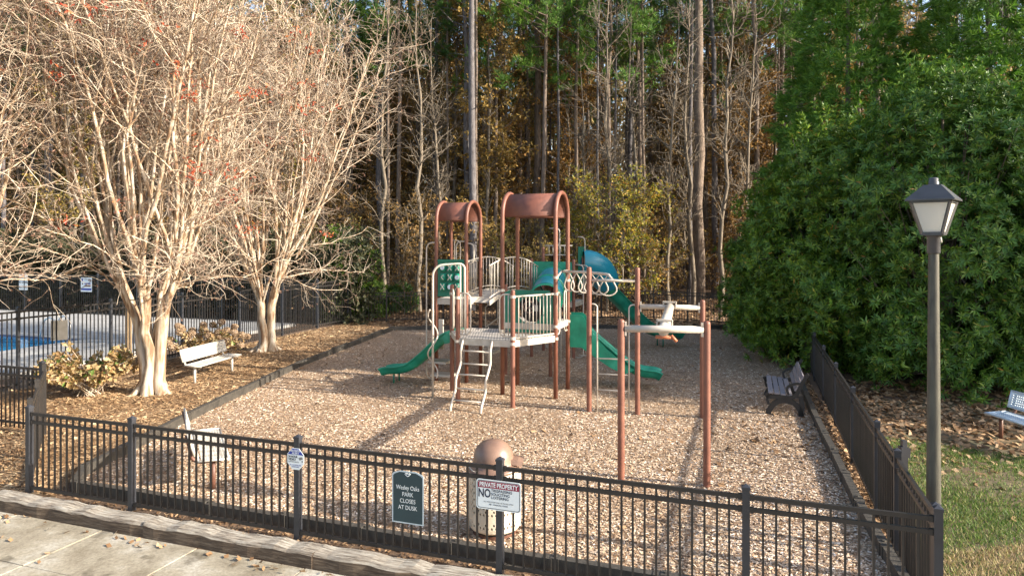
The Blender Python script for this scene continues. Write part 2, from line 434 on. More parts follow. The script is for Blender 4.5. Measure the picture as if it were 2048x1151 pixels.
def tubes(P, Rr, n=3):
    """N polylines of K points -> tube verts and quads"""
    P = np.asarray(P, float); N, K, _ = P.shape
    T = unit(np.gradient(P, axis=1))
    ref = np.where(np.abs(T[..., 2:3]) < 0.85, np.array([0, 0, 1.0]), np.array([1.0, 0, 0]))
    a = unit(np.cross(T, ref)); b = np.cross(T, a)
    th = np.arange(n) * 2 * math.pi / n
    v = P[:, :, None, :] + Rr[:, :, None, None] * (np.cos(th)[:, None] * a[:, :, None, :] + np.sin(th)[:, None] * b[:, :, None, :])
    idx = np.arange(N * K * n).reshape(N, K, n)
    q = np.stack([idx[:, :-1], np.roll(idx, -1, 2)[:, :-1], np.roll(idx, -1, 2)[:, 1:], idx[:, 1:]], -1)
    return v.reshape(-1, 3), q.reshape(-1, 4)

def join(parts):
    vs, fs, o = [], [], 0
    for v, f in parts:
        vs.append(v); fs.append(f + o); o += len(v)
    return np.concatenate(vs), np.concatenate(fs)

def along(P, Rr, g, per, t0=0.3, t1=1.0):
    """random points on polylines: position, tangent, radius"""
    N, K, _ = P.shape
    i = np.repeat(np.arange(N), per)
    t = g.uniform(t0, t1, len(i)) * (K - 1.001)
    k = t.astype(int); w = (t - k)[:, None]
    p = P[i, k] * (1 - w) + P[i, k + 1] * w
    tg = unit(P[i, k + 1] - P[i, k])
    r = Rr[i, k] * (1 - w[:, 0]) + Rr[i, k + 1] * w[:, 0]
    return p, tg, r

def shoots(p, tg, r, g, length, K, spread, up=0.0, wiggle=0.15, rmax=0.02, rtip=0.004, out=None, outw=0.0):
    """side branches leaving points p at an angle to tg, bending up"""
    N = len(p)
    rd = unit(g.normal(size=(N, 3)))
    rd = unit(rd - tg * np.sum(rd * tg, 1, keepdims=True))
    d = unit(tg * (1 - spread) + rd * spread + (out * outw if out is not None else 0))
    L = length * g.uniform(0.55, 1.25, N)
    pts = [p]; cur = p; st = (L / (K - 1))[:, None]
    for k in range(K - 1):
        d = unit(d + np.array([0, 0, up]) + g.normal(size=(N, 3)) * wiggle)
        cur = cur + d * st
        pts.append(cur)
    P = np.stack(pts, 1)
    r0 = np.minimum(r * 0.75, rmax)
    w = np.linspace(0, 1, K)[None]
    return P, r0[:, None] * (1 - w) + np.minimum(rtip, r0)[:, None] * w

def leaves(c, axis, g, n, length, width, tilt=(0.6, 1.2), fold=0.25, jitter=0.25):
    """clusters of folded leaves round points c pointing along axis: 4 verts, 2 tris each"""
    N = len(c)
    axis = unit(axis)
    ref = np.where(np.abs(axis[:, 2:3]) < 0.9, np.array([0, 0, 1.0]), np.array([1.0, 0, 0]))
    a = unit(np.cross(axis, ref)); b = np.cross(axis, a)
    th = (np.arange(n) * 2 * math.pi / n)[None] + g.uniform(0, 6.28, (N, 1)) + g.normal(size=(N, n)) * jitter
    ti = g.uniform(*tilt, (N, n))[..., None]
    rad = np.cos(th)[..., None] * a[:, None] + np.sin(th)[..., None] * b[:, None]
    d = unit(axis[:, None] * np.cos(ti) + rad * np.sin(ti))
    sdv = unit(np.cross(d, axis[:, None] + 1e-3)); nr = np.cross(sdv, d)
    L = length * g.uniform(0.7, 1.25, (N, n))[..., None]; W = width * g.uniform(0.8, 1.2, (N, n))[..., None]
    base = c[:, None] + d * 0.01
    mid = base + d * L * 0.5
    v = np.stack([base, mid + sdv * W / 2 + nr * W * fold, base + d * L - nr * L * 0.08, mid - sdv * W / 2 + nr * W * fold], 2).reshape(-1, 3)
    k = np.arange(N * n) * 4
    f = np.stack([np.stack([k, k + 1, k + 2], 1), np.stack([k, k + 2, k + 3], 1)], 1).reshape(-1, 3)
    return v, f

def flakes(c, g, lx, ly, tilt=0.5, lift=0.0):
    """loose quads lying near the ground"""
    N = len(c)
    th = g.uniform(0, 6.28, N)
    a = np.stack([np.cos(th), np.sin(th), g.normal(size=N) * tilt * 0.5], 1); a = unit(a)
    b = np.stack([-np.sin(th), np.cos(th), g.normal(size=N) * tilt], 1); b = unit(b)
    X = a * (lx * g.uniform(0.6, 1.35, N))[:, None] / 2; Y = b * (ly * g.uniform(0.6, 1.35, N))[:, None] / 2
    c = c + np.array([0, 0, lift]) + np.stack([np.zeros(N), np.zeros(N), g.uniform(0, 0.012, N)], 1)
    v = np.stack([c - X - Y, c + X - Y * 0.8, c + X * 0.9 + Y, c - X + Y * 0.8], 1).reshape(-1, 3)
    v[:, 2] = np.maximum(v[:, 2], c.repeat(4, 0)[:, 2] - 0.012)
    return v, np.arange(N * 4).reshape(N, 4)

def in_poly(x, y, poly):
    r = np.zeros(len(x), bool); n = len(poly)
    for i in range(n):
        (x1, y1), (x2, y2) = poly[i], poly[(i + 1) % n]
        c = ((y1 > y) != (y2 > y)) & (x < (x2 - x1) * (y - y1) / (y2 - y1 + 1e-12) + x1)
        r ^= c
    return r

def scatter_poly(poly, n, g, near=0.0):
    """n random ground points in a polygon, thinning out with distance by the power near"""
    P = np.array(poly); lo, hi = P.min(0), P.max(0); out = []; got = 0
    while got < n:
        q = g.uniform(lo, hi, (n * 2, 2))
        k = in_poly(q[:, 0], q[:, 1], poly)
        if near:
            k &= g.uniform(size=len(q)) < np.clip(lo[1] / np.maximum(q[:, 1], 0.1), 0, 1) ** near
        q = q[k]; out.append(q); got += len(q)
    q = np.concatenate(out)[:n]
    return np.column_stack([q, np.zeros(n)])

# ------------------------------------------------------------------ the ground
FL = np.array([-6.75, 9.55, 0.0])             # left end of the front fence
def front(t, s=0.0, z=0.0):                   # a point t along the front fence, s behind it
    return FL + U * t + V * s + Z * z

def woods_rise(s):
    return np.interp(s, [26, 45, 80, 140, 400], [0, 0.5, 2.2, 5, 8])

g = np.random.default_rng(3)
ss = [-60, -20, -0.26, -0.25] + list(np.linspace(0, 24, 6)) + list(np.linspace(27, 140, 40)) + [200, 400]
tt = np.linspace(-150, 150, 61)
gv = []
for s_ in ss:
    z_ = -0.22 if s_ <= -0.255 else (-0.012 + float(woods_rise(s_)))
    for t_ in tt:
        w = 0.12 * math.sin(t_ * 0.6 + s_ * 0.3) + 0.1 * math.sin(s_ * 0.9) if s_ > 30 else 0
        gv.append(front(t_, s_, z_ + max(w, 0) ))
nt_ = len(tt)
gf = [(i * nt_ + k, i * nt_ + k + 1, (i + 1) * nt_ + k + 1, (i + 1) * nt_ + k) for i in range(len(ss) - 1) for k in range(nt_ - 1)]
me = array_mesh('ground', np.array(gv), np.array(gf), M['forest'])
tag(link('ground', me), kind='structure')

BORDER_LEFT = [(-6.16, 9.63), (-6.45, 10.3), (-6.38, 13.46), (-6.02, 19.3), (-4.78, 27.3)]
BORDER_BACK = [(-4.78, 27.3), (1.5, 27.9), (8.6, 27.7), (9.75, 26.4)]
BORDER_RIGHT = [(9.75, 26.4), (8.0, 19.5), (5.86, 13.1), (4.54, 8.95), (3.80, 6.3)]
BORDER_FRONT = [(3.70, 6.14), (-6.12, 9.58)]
MULCH = BORDER_LEFT + BORDER_BACK[1:] + BORDER_RIGHT[1:]

def sheet(name, poly, z, m, kind='structure'):
    b = MB(); b.add([(p[0], p[1], z) for p in poly], [tuple(range(len(poly)))])
    o = b.build(name, m); o['kind'] = kind
    return o
BED = [(-6.3, 9.3), (-9, 10.2), (-18, 13.4), (-18, 15.6), (-12.2, 15.2), (-7.15, 29.8), (-5.6, 30.2), (-4.9, 27.6), (-6.1, 19.3), (-6.46, 13.4), (-6.5, 10.0)]
sheet('planting_bed', BED, -0.006, M['bedsoil'])
sheet('playground_surface', MULCH, -0.002, M['mulchbase'])
LAWN = [(3.75, 5.6), (12, 2), (18, 8), (14, 16), (9, 15.2), (7.6, 15.6), (6.2, 12.9), (4.7, 8.7)]
sheet('lawn', LAWN, -0.005, M['lawnsoil'])

# loose wood chips over the play surface
c1 = scatter_poly(MULCH, 185000, g, near=1.9)
v, f = flakes(c1, g, 0.044, 0.017, 0.34)
tag(link('wood_chips', array_mesh('wood_chips', v, f, M['chips'])), 'loose tan wood chips covering the play area', 'wood chips', kind='stuff')
c2 = scatter_poly(BED, 42000, g, near=1.0)
v, f = flakes(c2, g, 0.15, 0.016, 0.35)
v2, f2 = flakes(scatter_poly(BED, 5000, g), g, 0.08, 0.055, 0.6)
v, f = join([(v, f), (v2, f2)])
tag(link('pine_straw', array_mesh('pine_straw', v, f, M['straw'])), 'orange brown pine straw under the pale bare trees', 'pine straw', kind='stuff')
WOODFLOOR = [(-9, 30.5), (10.5, 27), (14, 30), (22, 46), (-22, 46)]
cf = scatter_poly(WOODFLOOR, 26000, g)
cf[:, 2] = woods_rise((cf - FL) @ V) + 0.0
v, f = flakes(cf, g, 0.14, 0.11, 0.5, 0.01)
SIDELITTER = [(5.3, 10.6), (7.2, 12.6), (12, 12.5), (13.5, 17), (7.8, 17.5), (6.2, 13.4)]
v2, f2 = flakes(scatter_poly(SIDELITTER, 3600, g), g, 0.12, 0.07, 0.7)
BACKSTRIP = [(-4.8, 27.5), (8.6, 27.9), (10, 26.4), (9.2, 29), (6.5, 31.6), (-5.4, 30.2)]
v3, f3 = flakes(scatter_poly(BACKSTRIP, 4500, g), g, 0.12, 0.07, 0.6)
EDGE_R = [(3.75, 5.75), (10.3, 25.8), (9.8, 26.2), (8.05, 19.5), (5.92, 13.1), (4.6, 8.95), (3.75, 6.4)]
v4, f4 = flakes(scatter_poly(EDGE_R, 5200, g), g, 0.07, 0.028, 0.6)
EDGE_F = [front(-0.1, -0.12)[:2], front(11, -0.12)[:2], front(11, 0.2)[:2], front(0.2, 0.2)[:2]]
v5, f5 = flakes(scatter_poly(EDGE_F, 1300, g), g, 0.05, 0.022, 0.7)
soft = np.column_stack([g.normal(size=(1300, 2)) * (1.8, 1.0) + (8.0, 12.2), np.zeros(1300)])
soft = soft[(soft - FL) @ V > 1.0]
v6, f6 = flakes(soft, g, 0.12, 0.07, 0.7)
v7, f7 = flakes(scatter_poly(MULCH, 420, g), g, 0.09, 0.06, 0.7, 0.01)
v, f = join([(v, f), (v2, f2), (v3, f3), (v4, f4), (v5, f5), (v6, f6), (v7, f7)])
tag(link('fallen_leaves', array_mesh('fallen_leaves', v, f, M['litter'])), 'fallen brown leaves on the woodland floor', 'fallen leaves', kind='stuff')

def blades(c, g, h, w):
    N = len(c); th = g.uniform(0, 6.28, N)
    a = np.stack([np.cos(th), np.sin(th), np.zeros(N)], 1)
    lean = np.stack([g.normal(size=N) * 0.6, g.normal(size=N) * 0.6, np.ones(N)], 1); lean = unit(lean)
    H = (h * g.uniform(0.5, 1.3, N))[:, None]
    v = np.stack([c - a * w / 2, c + a * w / 2, c + lean * H + np.array([0, 0, -0.01])], 1).reshape(-1, 3)
    return v, np.arange(N * 3).reshape(N, 3)
GRASS = [(4.4, 6.9), (6.2, 6.4), (10, 7.6), (9.2, 10.6), (6.6, 12.3), (5.6, 11.2), (4.8, 9.0)]
cg = scatter_poly(GRASS, 56000, g)
pat = np.sin(cg[:, 0] * 1.7 + 1.3 * np.sin(cg[:, 1] * 1.1)) + np.sin(cg[:, 1] * 1.9 + cg[:, 0] * 0.7) + g.normal(size=len(cg)) * 0.5
dist_edge = np.abs(cg[:, 1] - 9.4) / 2.4
cg = cg[(pat > -1.25 + dist_edge * 1.0) | (g.uniform(size=len(cg)) < 0.22)]
v, f = blades(cg, g, 0.07, 0.012)
tag(link('grass', array_mesh('grass', v, f, M['grass'])), 'patchy green grass beside the lamp post', 'grass', kind='stuff')
DRY = [(3.95, 5.6), (8, 4.2), (9.5, 6.6), (7.0, 8.2), (4.6, 7.6)]
v, f = blades(scatter_poly(DRY, 30000, g), g, 0.075, 0.012)
tag(link('dry_grass', array_mesh('dry_grass', v, f, M['deadgrass'])), 'dry straw coloured grass near the fence corner', 'dry grass', kind='stuff')

# concrete walk: slabs of its own, joints recessed
walk = thing('walkway', None, None, tuple(front(4, -2, 0))); walk['kind'] = 'structure'
b = MB()
b.prism([front(-6, -0.3)[:2], front(-6, -4.6)[:2], front(14, -4.6)[:2], front(14, -0.3)[:2]], -0.25, -0.165)
b.build('joint_bed', M['bedsoil'], walk, world=True)
jt = [1.77 + 1.52 * k for k in range(-5, 8)]
for row, (s0, s1) in enumerate([(-0.33, -1.324), (-1.336, -2.85), (-2.862, -4.4)]):
    for a_, b_ in zip(jt[:-1], jt[1:]):
        m_ = MB()
        p = [front(a_ + 0.007, s0)[:2], front(a_ + 0.007, s1)[:2], front(b_ - 0.007, s1)[:2], front(b_ - 0.007, s0)[:2]]
        m_.prism(p, -0.24, -0.14 + random.uniform(-0.004, 0.004))
        m_.build('concrete_slab', M['concrete'], walk, world=True, bevel=0.008)
# big weathered timbers along the edge of the walk
tl = ['grey weathered timber at the far left end of the walk edge', 'weathered timber whose cracked top lies below the octagonal sign',
      'weathered timber lying below the dark park hours sign', 'weathered timber edge past the trespassing sign, cut by the picture edge']
for i, t0 in enumerate([-0.42, 2.42, 4.9, 7.35]):
    L = [2.834, 2.474, 2.444, 3.6][i]
    n = 14
    m_ = MB(); rings = []
    for k in range(n + 1):
        t_ = t0 + L * k / n
        w0 = -0.315 + random.uniform(-0.012, 0.012); w1 = -0.055 + random.uniform(-0.008, 0.008); h = 0.03 + random.uniform(-0.013, 0.012)
        rings += [front(t_, w0, -0.15), front(t_, w0, h - 0.035), front(t_, w0 + 0.03, h), front(t_, w1 - 0.02, h + random.uniform(-0.006, 0.006)), front(t_, w1, h - 0.03), front(t_, w1, -0.15)]
    f = [(k * 6 + j, k * 6 + (j + 1) % 6, k * 6 + 6 + (j + 1) % 6, k * 6 + 6 + j) for k in range(n) for j in range(6)]
    f += [(0, 1, 2, 3, 4, 5), tuple(n * 6 + j for j in (5, 4, 3, 2, 1, 0))]
    o_ = front(t0, -0.25, -0.15)
    m_.add(np.array(rings) - o_, f)
    # local x along the timber so that the grain runs its length
    c_, s_ = math.cos(-YAW), math.sin(-YAW)
    m_.V = [vv @ np.array([[c_, s_, 0], [-s_, c_, 0], [0, 0, 1]]) for vv in m_.V]
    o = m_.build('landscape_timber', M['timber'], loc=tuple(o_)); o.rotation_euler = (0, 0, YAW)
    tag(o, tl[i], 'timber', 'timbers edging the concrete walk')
v, f = flakes(np.concatenate([scatter_poly([front(-0.5, -0.34)[:2], front(9, -0.34)[:2], front(9, -0.5)[:2], front(-0.5, -0.62)[:2]], 70, g),
                              scatter_poly([front(-3, -0.5)[:2], front(9, -0.5)[:2], front(9, -3)[:2], front(-3, -3)[:2]], 45, g)]), g, 0.06, 0.045, 0.8, -0.13)
tag(link('scattered_leaves', array_mesh('scattered_leaves', v, f, M['litter'])), 'small fallen leaves scattered on the concrete walk', 'fallen leaves', kind='stuff')

# black plastic edging round the chips, section by section
edge = thing('playground_border', 'low black plastic edging boards surrounding the wood chip play area', 'border', (-6.2, 9.7, 0))
em = MB(); em.box((0, 0, 0.065), (1.2, 0.1, 0.19)); em.box((0.57, 0, 0.07), (0.1, 0.118, 0.195)); em.box((-0.57, 0, 0.07), (0.1, 0.118, 0.195))
em.lathe([(0.0, 0.182), (0.022, 0.182), (0.022, 0.16)], 8, (0.57, 0, 0))
edge_me = em.mesh('border_board', M['timber_black'])
def run_edge(poly):
    P = [np.array(p) for p in poly]
    for a_, b_ in zip(P[:-1], P[1:]):
        L = np.linalg.norm(b_ - a_); n = max(1, round(L / 1.22))
        for k in range(n):
            c_ = a_ + (b_ - a_) * (k + 0.5) / n
            d_ = b_ - a_
            o = link('border_board', edge_me, edge, (c_[0] + 6.2, c_[1] - 9.7, random.uniform(-0.02, 0.01)), math.atan2(d_[1], d_[0]) + random.uniform(-0.01, 0.01), (L / n / 1.22, 1, 1))
for pl in (BORDER_LEFT, BORDER_BACK, BORDER_RIGHT, BORDER_FRONT):
    run_edge(pl)

# swimming pool and its deck beyond the tall fence
PC = np.array([-15.1, 24.1, 0])
def pool(a, b, z=0): return PC + U * a + V * b + Z * z
pd_ = thing('pool_deck', None, None, tuple(pool(0, 0))); pd_['kind'] = 'structure'
for (a0, a1, b0, b1) in [(-28, 0, 0, 6.4), (0, 4.1, -9, 6.4)]:
    m_ = MB(); m_.prism([pool(a0, b0)[:2], pool(a1, b0)[:2], pool(a1, b1)[:2], pool(a0, b1)[:2]], -0.05, 0.1)
    m_.build('deck_slab', M['pooldeck'], pd_, world=True)
m_ = MB(); m_.prism([pool(-28, -0.06)[:2], pool(0, -0.06)[:2], pool(0, -0.003)[:2], pool(-28, -0.003)[:2]], -0.05, 0.085)
m_.build('pool_tile_band', M['tile'], pd_, world=True)
sheet('pool_water', [pool(-28, -0.06)[:2], pool(-28, -9)[:2], pool(0, -9)[:2], pool(0, -0.06)[:2]], 0.02, M['water'])
lad = thing('pool_ladder', 'curved steel pool ladder handrails at the near edge of the blue pool', 'pool ladder', tuple(pool(0, -1.2, 0.1)), YAW)
for k in (-0.25, 0.25):
    m_ = MB(); m_.tube([(0.55, k, 0), (0.55, k, 0.6), (0.45, k, 0.85), (0.25, k, 0.92), (0.05, k, 0.85), (-0.1, k, 0.55), (-0.3, k, -0.08)], 0.024, 8)
    m_.build('handrail', M['steel'], lad, True)

# ------------------------------------------------------------------ metal fences
picket_cache = {}
def picket_mesh(h, w, m):
    key = (round(h, 3), w, m.name)
    if key not in picket_cache:
        b = MB(); b.box((0, 0, h / 2), (w, w, h)); picket_cache[key] = b.mesh('picket', m)
    return picket_cache[key]

def fence(name, label, posts, h, rails, spacing=0.113, single=True, pw=0.018, postw=0.066, rail=0.036, bottom=0.06, group=None, skip=(), posth=0.1, postmat=None):
    posts = [np.array([*p, 0.0]) if len(p) == 2 else np.array(p, float) for p in posts]
    o0 = posts[0]
    t = thing(name, label, 'fence', tuple(o0), 0, group)
    pm = MB(); pm.box((0, 0, h / 2 + posth / 2), (postw, postw, h + posth)); pm.box((0, 0, h + posth + 0.012), (postw * 1.15, postw * 1.15, 0.024))
    k = postw * 0.5
    pm.add([(-k, -k, h + posth + 0.024), (k, -k, h + posth + 0.024), (k, k, h + posth + 0.024), (-k, k, h + posth + 0.024), (0, 0, h + posth + 0.05)], [(0, 1, 4), (1, 2, 4), (2, 3, 4), (3, 0, 4)])
    post_me = pm.mesh('post', postmat or M['post_paint'])
    for i, p in enumerate(posts):
        q = posts[min(i + 1, len(posts) - 1)] - posts[max(i - 1, 0)] if 0 < i < len(posts) - 1 else (posts[1] - posts[0] if i == 0 else posts[-1] - posts[-2])
        link('post', post_me, t, tuple(p - o0), math.atan2(q[1], q[0]))
    pme = picket_mesh(h - bottom, pw, M['fence'])
    bulk = MB()
    for i, (a, c) in enumerate(zip(posts[:-1], posts[1:])):
        if i in skip: continue
        d = c - a; L = np.linalg.norm(d); u = d / L
        for z in rails:
            b = MB(); b.bar(a - o0 + u * postw / 2 + Z * z, c - o0 - u * postw / 2 + Z * z, rail * 0.8, rail)
            for e_ in (a - o0 + u * (postw / 2 + 0.018), c - o0 - u * (postw / 2 + 0.018)):
                b.box(e_ + Z * z, (0.034, rail * 1.05, rail * 1.3), (u, np.cross(Z, u), Z))
            b.build('rail', M['fence'], t)
        n = max(2, round((L - postw) / spacing))
        for k in range(1, n):
            p = a + u * (postw / 2 + (L - postw) * k / n) - o0
            if single:
                pk = link('picket', pme, t, (p[0], p[1], p[2] + bottom), math.atan2(u[1], u[0]))
                pk.rotation_euler.x = random.uniform(-0.004, 0.004); pk.rotation_euler.y = random.uniform(-0.003, 0.003)
            else:
                bulk.box((p[0], p[1], p[2] + bottom + (h - bottom) / 2), (pw, pw, h - bottom), (u, np.cross(Z, u), Z))
    if not single:
        o = bulk.build('pickets', M['fence'], t); o['kind'] = 'stuff'
    return t

ft = [0, 1.886, 4.471, 7.017, 9.482, 11.05]
fence('playground_fence', 'black metal fence along the walk carrying three signs, nearest the viewer', [front(t)[:2] for t in ft], 1.13, (1.115, 1.0, 0.085), postw=0.07, pw=0.02, rail=0.04, posth=0.06)
RC = front(11.05)
rt = [0, 1.74, 3.02, 5.2, 7.5, 9.8, 12.1, 14.4, 16.7, 19.0, 21.3]
rp = [tuple((RC + V * t)[:2]) for t in rt]
fence('playground_fence', 'black metal fence running away behind the slatted bench and below the hedge', [(RC + V * 0.075)[:2]] + rp[1:], 1.13, (1.115, 1.0, 0.085), pw=0.02, rail=0.04, posth=0.06)
fence('playground_fence', 'low black fence at the far end of the chips before the woods', [(10.45, 26.1), (9.4, 29.1), (7.8, 30.3), (6.5, 31.3), (4.1, 31.3), (1.7, 31.2), (-0.7, 31.0), (-3.1, 30.7), (-5.55, 30.2), (-7.05, 29.8)], 1.3, (1.285, 1.14, 0.1), 0.125, single=False, pw=0.022, posth=0.08, postmat=M['fence'])
gl = FL + np.array([-0.06, 0.1, 0])
fence('playground_fence', 'brown black fence panel seen edge on at the left corner', [tuple(gl[:2]), (-7.65, 11.0), (-8.53, 12.45)], 1.17, (1.15, 1.03, 0.1), pw=0.024, postmat=M['fence'])
fence('playground_fence', 'black fence at the left edge leading off to the pool', [(-8.6, 12.5), (-10.7, 13.2), (-12.9, 13.95)], 1.2, (1.18, 1.04, 0.16), pw=0.02, rail=0.04)
fence('pool_fence', 'tall black pool fence passing behind the pale tree trunks', [(-12.45, 13.95), (-11.72, 16.2), (-10.9, 18.55), (-10.1, 20.9), (-9.3, 23.3), (-8.65, 25.7), (-7.98, 28.0), (-7.15, 29.75)], 1.88, (1.86, 1.7, 0.14), pw=0.022, rail=0.042, posth=0.06)
pf = [tuple((np.array([-8.1, 28.3, 0.1]) - U * 2.44 * k)[:2]) for k in range(10)]
fence('pool_fence', 'tall black fence on the far side of the pool, before the dark hedge', pf, 1.95, (1.93, 1.78, 0.14), 0.125, single=False, pw=0.024, posth=0.05)
t = thing('gate_post', 'short black gate post with latch box outside the right fence', 'post', (4.42, 7.72, 0))
m_ = MB(); m_.box((0, 0, 0.6), (0.075, 0.075, 1.2)); m_.build('post', M['post_paint'], t)
m_ = MB(); m_.box((0.01, 0, 1.235), (0.05, 0.05, 0.07)); m_.box((0.05, 0, 1.13), (0.04, 0.06, 0.11)); m_.build('latch', M['post_paint'], t)

# ------------------------------------------------------------------ lettering
def text(body, size, mtl, parent, loc, align='CENTER', name='lettering', sx=1.0, bold=0.0):
    cu = bpy.data.curves.new(name, 'FONT'); cu.body = body; cu.size = size; cu.align_x = align; cu.align_y = 'CENTER'
    cu.extrude = 0.0006; cu.resolution_u = 3; cu.offset = bold
    o = bpy.data.objects.new(name, cu); COL.objects.link(o)
    dg = bpy.context.evaluated_depsgraph_get()
    me = bpy.data.meshes.new_from_object(o.evaluated_get(dg))
    bpy.data.objects.remove(o); bpy.data.curves.remove(cu)
    me.materials.clear(); me.materials.append(mtl)
    ob = link(name, me, parent, loc)
    ob.rotation_euler = (R(90), 0, 0); ob.scale = (sx, 1, 1)
    return ob

def plate(poly, th=0.004):
    """flat plate in the local xz plane, face towards -y"""
    b = MB(); b.slab([(x, 0, z) for x, z in poly], (0, 1, 0), th)
    return b
def rrect(w, h, r, n=4, cx=0, cz=0):
    out = []
    for (sx, sz, a0) in ((1, 1, 0), (-1, 1, 90), (-1, -1, 180), (1, -1, 270)):
        for k in range(n + 1):
            a = R(a0 + 90 * k / n)
            out.append((cx + sx * (w / 2 - r) + r * math.cos(a), cz + sz * (h / 2 - r) + r * math.sin(a)))
    return out

# octagonal camera warning on the second post from the left
sg = thing('warning_sign', 'small white and blue octagonal security sign on a fence post', 'sign', tuple(front(4.471, -0.047, 0.96)), YAW)
oc = [(0.128 * math.cos(R(22.5 + 45 * k)) * 0.98, 0.128 * math.sin(R(22.5 + 45 * k)) * 1.06) for k in range(8)]
plate(oc).build('plate', M['signwhite'], sg)
plate([(oc[k][0] * 0.95, oc[k][1] * 0.95) for k in (0, 1, 2, 3)], 0.001).build('blue_panel', M['signblue'], sg, loc=(0, -0.0012, 0))
text('SECURITY', 0.034, M['signwhite'], sg, (0, -0.0026, 0.093), sx=0.9, bold=0.0004)
text('ALERT', 0.034, M['signwhite'], sg, (0, -0.0026, 0.065), bold=0.0004)
text('24 HOUR', 0.036, M['black'], sg, (-0.1, -0.0022, 0.024), 'LEFT', sx=0.85, bold=0.0006)
text('VIDEO', 0.036, M['black'], sg, (-0.1, -0.0022, -0.008), 'LEFT', bold=0.0006)
text('SURVEILLANCE', 0.022, M['signgrey'], sg, (-0.1, -0.0022, -0.035), 'LEFT')
for i, s_ in enumerate(('ALL ACTIVITIES ARE', 'MONITORED')):
    text(s_, 0.018, M['signblue'], sg, (0, -0.0022, -0.072 - 0.021 * i))
m_ = MB(); m_.slab([(0.04, 0, 0.015), (0.085, 0, 0.03), (0.108, 0, 0.012), (0.06, 0, -0.012)], (0, -1, 0), 0.002); m_.slab([(0.085, 0, -0.015), (0.105, 0, -0.015), (0.105, 0, -0.03), (0.085, 0, -0.03)], (0, -1, 0), 0.002)
m_.build('camera_symbol', M['signgrey'], sg, loc=(0, -0.0004, 0))

# dark slate park hours sign
sg = thing('park_sign', 'dark slate green park hours sign with silver rim hanging on pickets', 'sign', tuple(front(5.937, -0.028, 0.68)), YAW)
def parkshape(k, grow=0.0):
    w, h = 0.195 + grow, 0.29 + grow
    return [(-w, -h), (w, -h), (w, h - 0.045), (w - 0.02, h - 0.025), (0.10, h), (-0.10, h), (-w + 0.02, h - 0.025), (-w, h - 0.045)]
plate(parkshape(0), 0.005).build('rim', M['signsilver'], sg)
plate(parkshape(0, -0.014), 0.001).build('face', M['signgreen'], sg, loc=(0, -0.0012, 0))
for i, s_ in enumerate(('Wesley Oaks', 'PARK', 'CLOSES', 'AT DUSK')):
    text(s_, 0.066, M['signwhite'], sg, (0, -0.003, 0.105 - 0.073 * i), sx=0.86 if i else 0.80)
m_ = MB()
for s_ in (-1, 1):
    m_.tube([(s_ * x, -0.002, 0.255 + z) for x, z in ((0, -0.022), (0.02, -0.008), (0.035, 0.006), (0.022, 0.014), (0.012, 0.004), (0.0, 0.012))], 0.004, 5)
m_.build('scroll_ornament', M['signwhite'], sg)

# trespassing sign
sg = thing('trespassing_sign', 'white sign with maroon banner on the fence post before the trash can', 'sign', tuple(front(7.017, -0.05, 0.84)), YAW)
plate(rrect(0.50, 0.315, 0.03), 0.004).build('plate', M['signwhite'], sg)
b = MB()
o1 = rrect(0.476, 0.292, 0.024); o2 = rrect(0.464, 0.280, 0.02); n = len(o1)
b.add([(x, 0, z) for x, z in o1 + o2], [(k, (k + 1) % n, n + (k + 1) % n, n + k) for k in range(n)])
b.build('border_line', M['black'], sg, loc=(0, -0.0012, 0))
plate([(-0.23, 0.068), (0.23, 0.068), (0.23, 0.122), (0.215, 0.137), (-0.215, 0.137), (-0.23, 0.122)], 0.001).build('banner', M['signred'], sg, loc=(0, -0.0013, 0))
text('PRIVATE PROPERTY', 0.066, M['signwhite'], sg, (0, -0.0028, 0.101), sx=0.74, bold=0.0016)
text('NO', 0.125, M['signnavy'], sg, (-0.157, -0.0022, 0.008), sx=0.72, bold=0.0025)
for i, s_ in enumerate(('TRESPASSING', 'SOLICITING', 'LOITERING')):
    text(s_, 0.040, M['signnavy'], sg, (-0.082, -0.0022, 0.045 - 0.037 * i), 'LEFT', sx=0.98, bold=0.0004)
text('ALL VIOLATORS WILL BE PROSECUTED', 0.019, M['signgrey'], sg, (0, -0.0022, -0.077))
text('PER - MUNICIPAL CODES', 0.019, M['signnavy'], sg, (0, -0.0022, -0.103))

# signs on the far pool fence
def on_far(px, py, z): return (px, py, z)
def far_point(k): return np.array([-8.1, 28.3, 0]) - U * k
p = far_point(17.15) - V * 0.03
sg = thing('pool_sign', 'white no diving sign on the far pool fence at the left', 'sign', (p[0], p[1], 1.55), YAW)
plate([(-0.3, -0.4), (0.3, -0.4), (0.3, 0.4), (-0.3, 0.4)]).build('plate', M['signwhite'], sg)
for i, (s_, k) in enumerate((('SHALLOW WATER', 0.115), ('NO DIVING', 0.155), ('ALLOWED', 0.155))):
    text(s_, k, M['signnavy'], sg, (0, -0.003, 0.22 - 0.24 * i), sx=0.62 if i == 0 else 0.8, bold=0.003)
p = far_point(12.9) - V * 0.03
sg = thing('pool_sign', 'small white sign with faded blue and reddish print, half behind the pale trunk', 'sign', (p[0], p[1], 1.5), YAW)
plate([(-0.36, -0.34), (0.36, -0.34), (0.36, 0.34), (-0.36, 0.34)]).build('plate', M['signwhite'], sg)
plate([(-0.31, 0.15), (-0.22, 0.15), (-0.22, 0.29), (-0.31, 0.29)], 0.001).build('emblem', M['signblue'], sg, loc=(0, -0.0013, 0))
plate([(-0.12, 0.15), (0.30, 0.15), (0.30, 0.29), (-0.12, 0.29)], 0.001).build('pale_panel', M['bluewhite'], sg, loc=(0, -0.0013, 0))
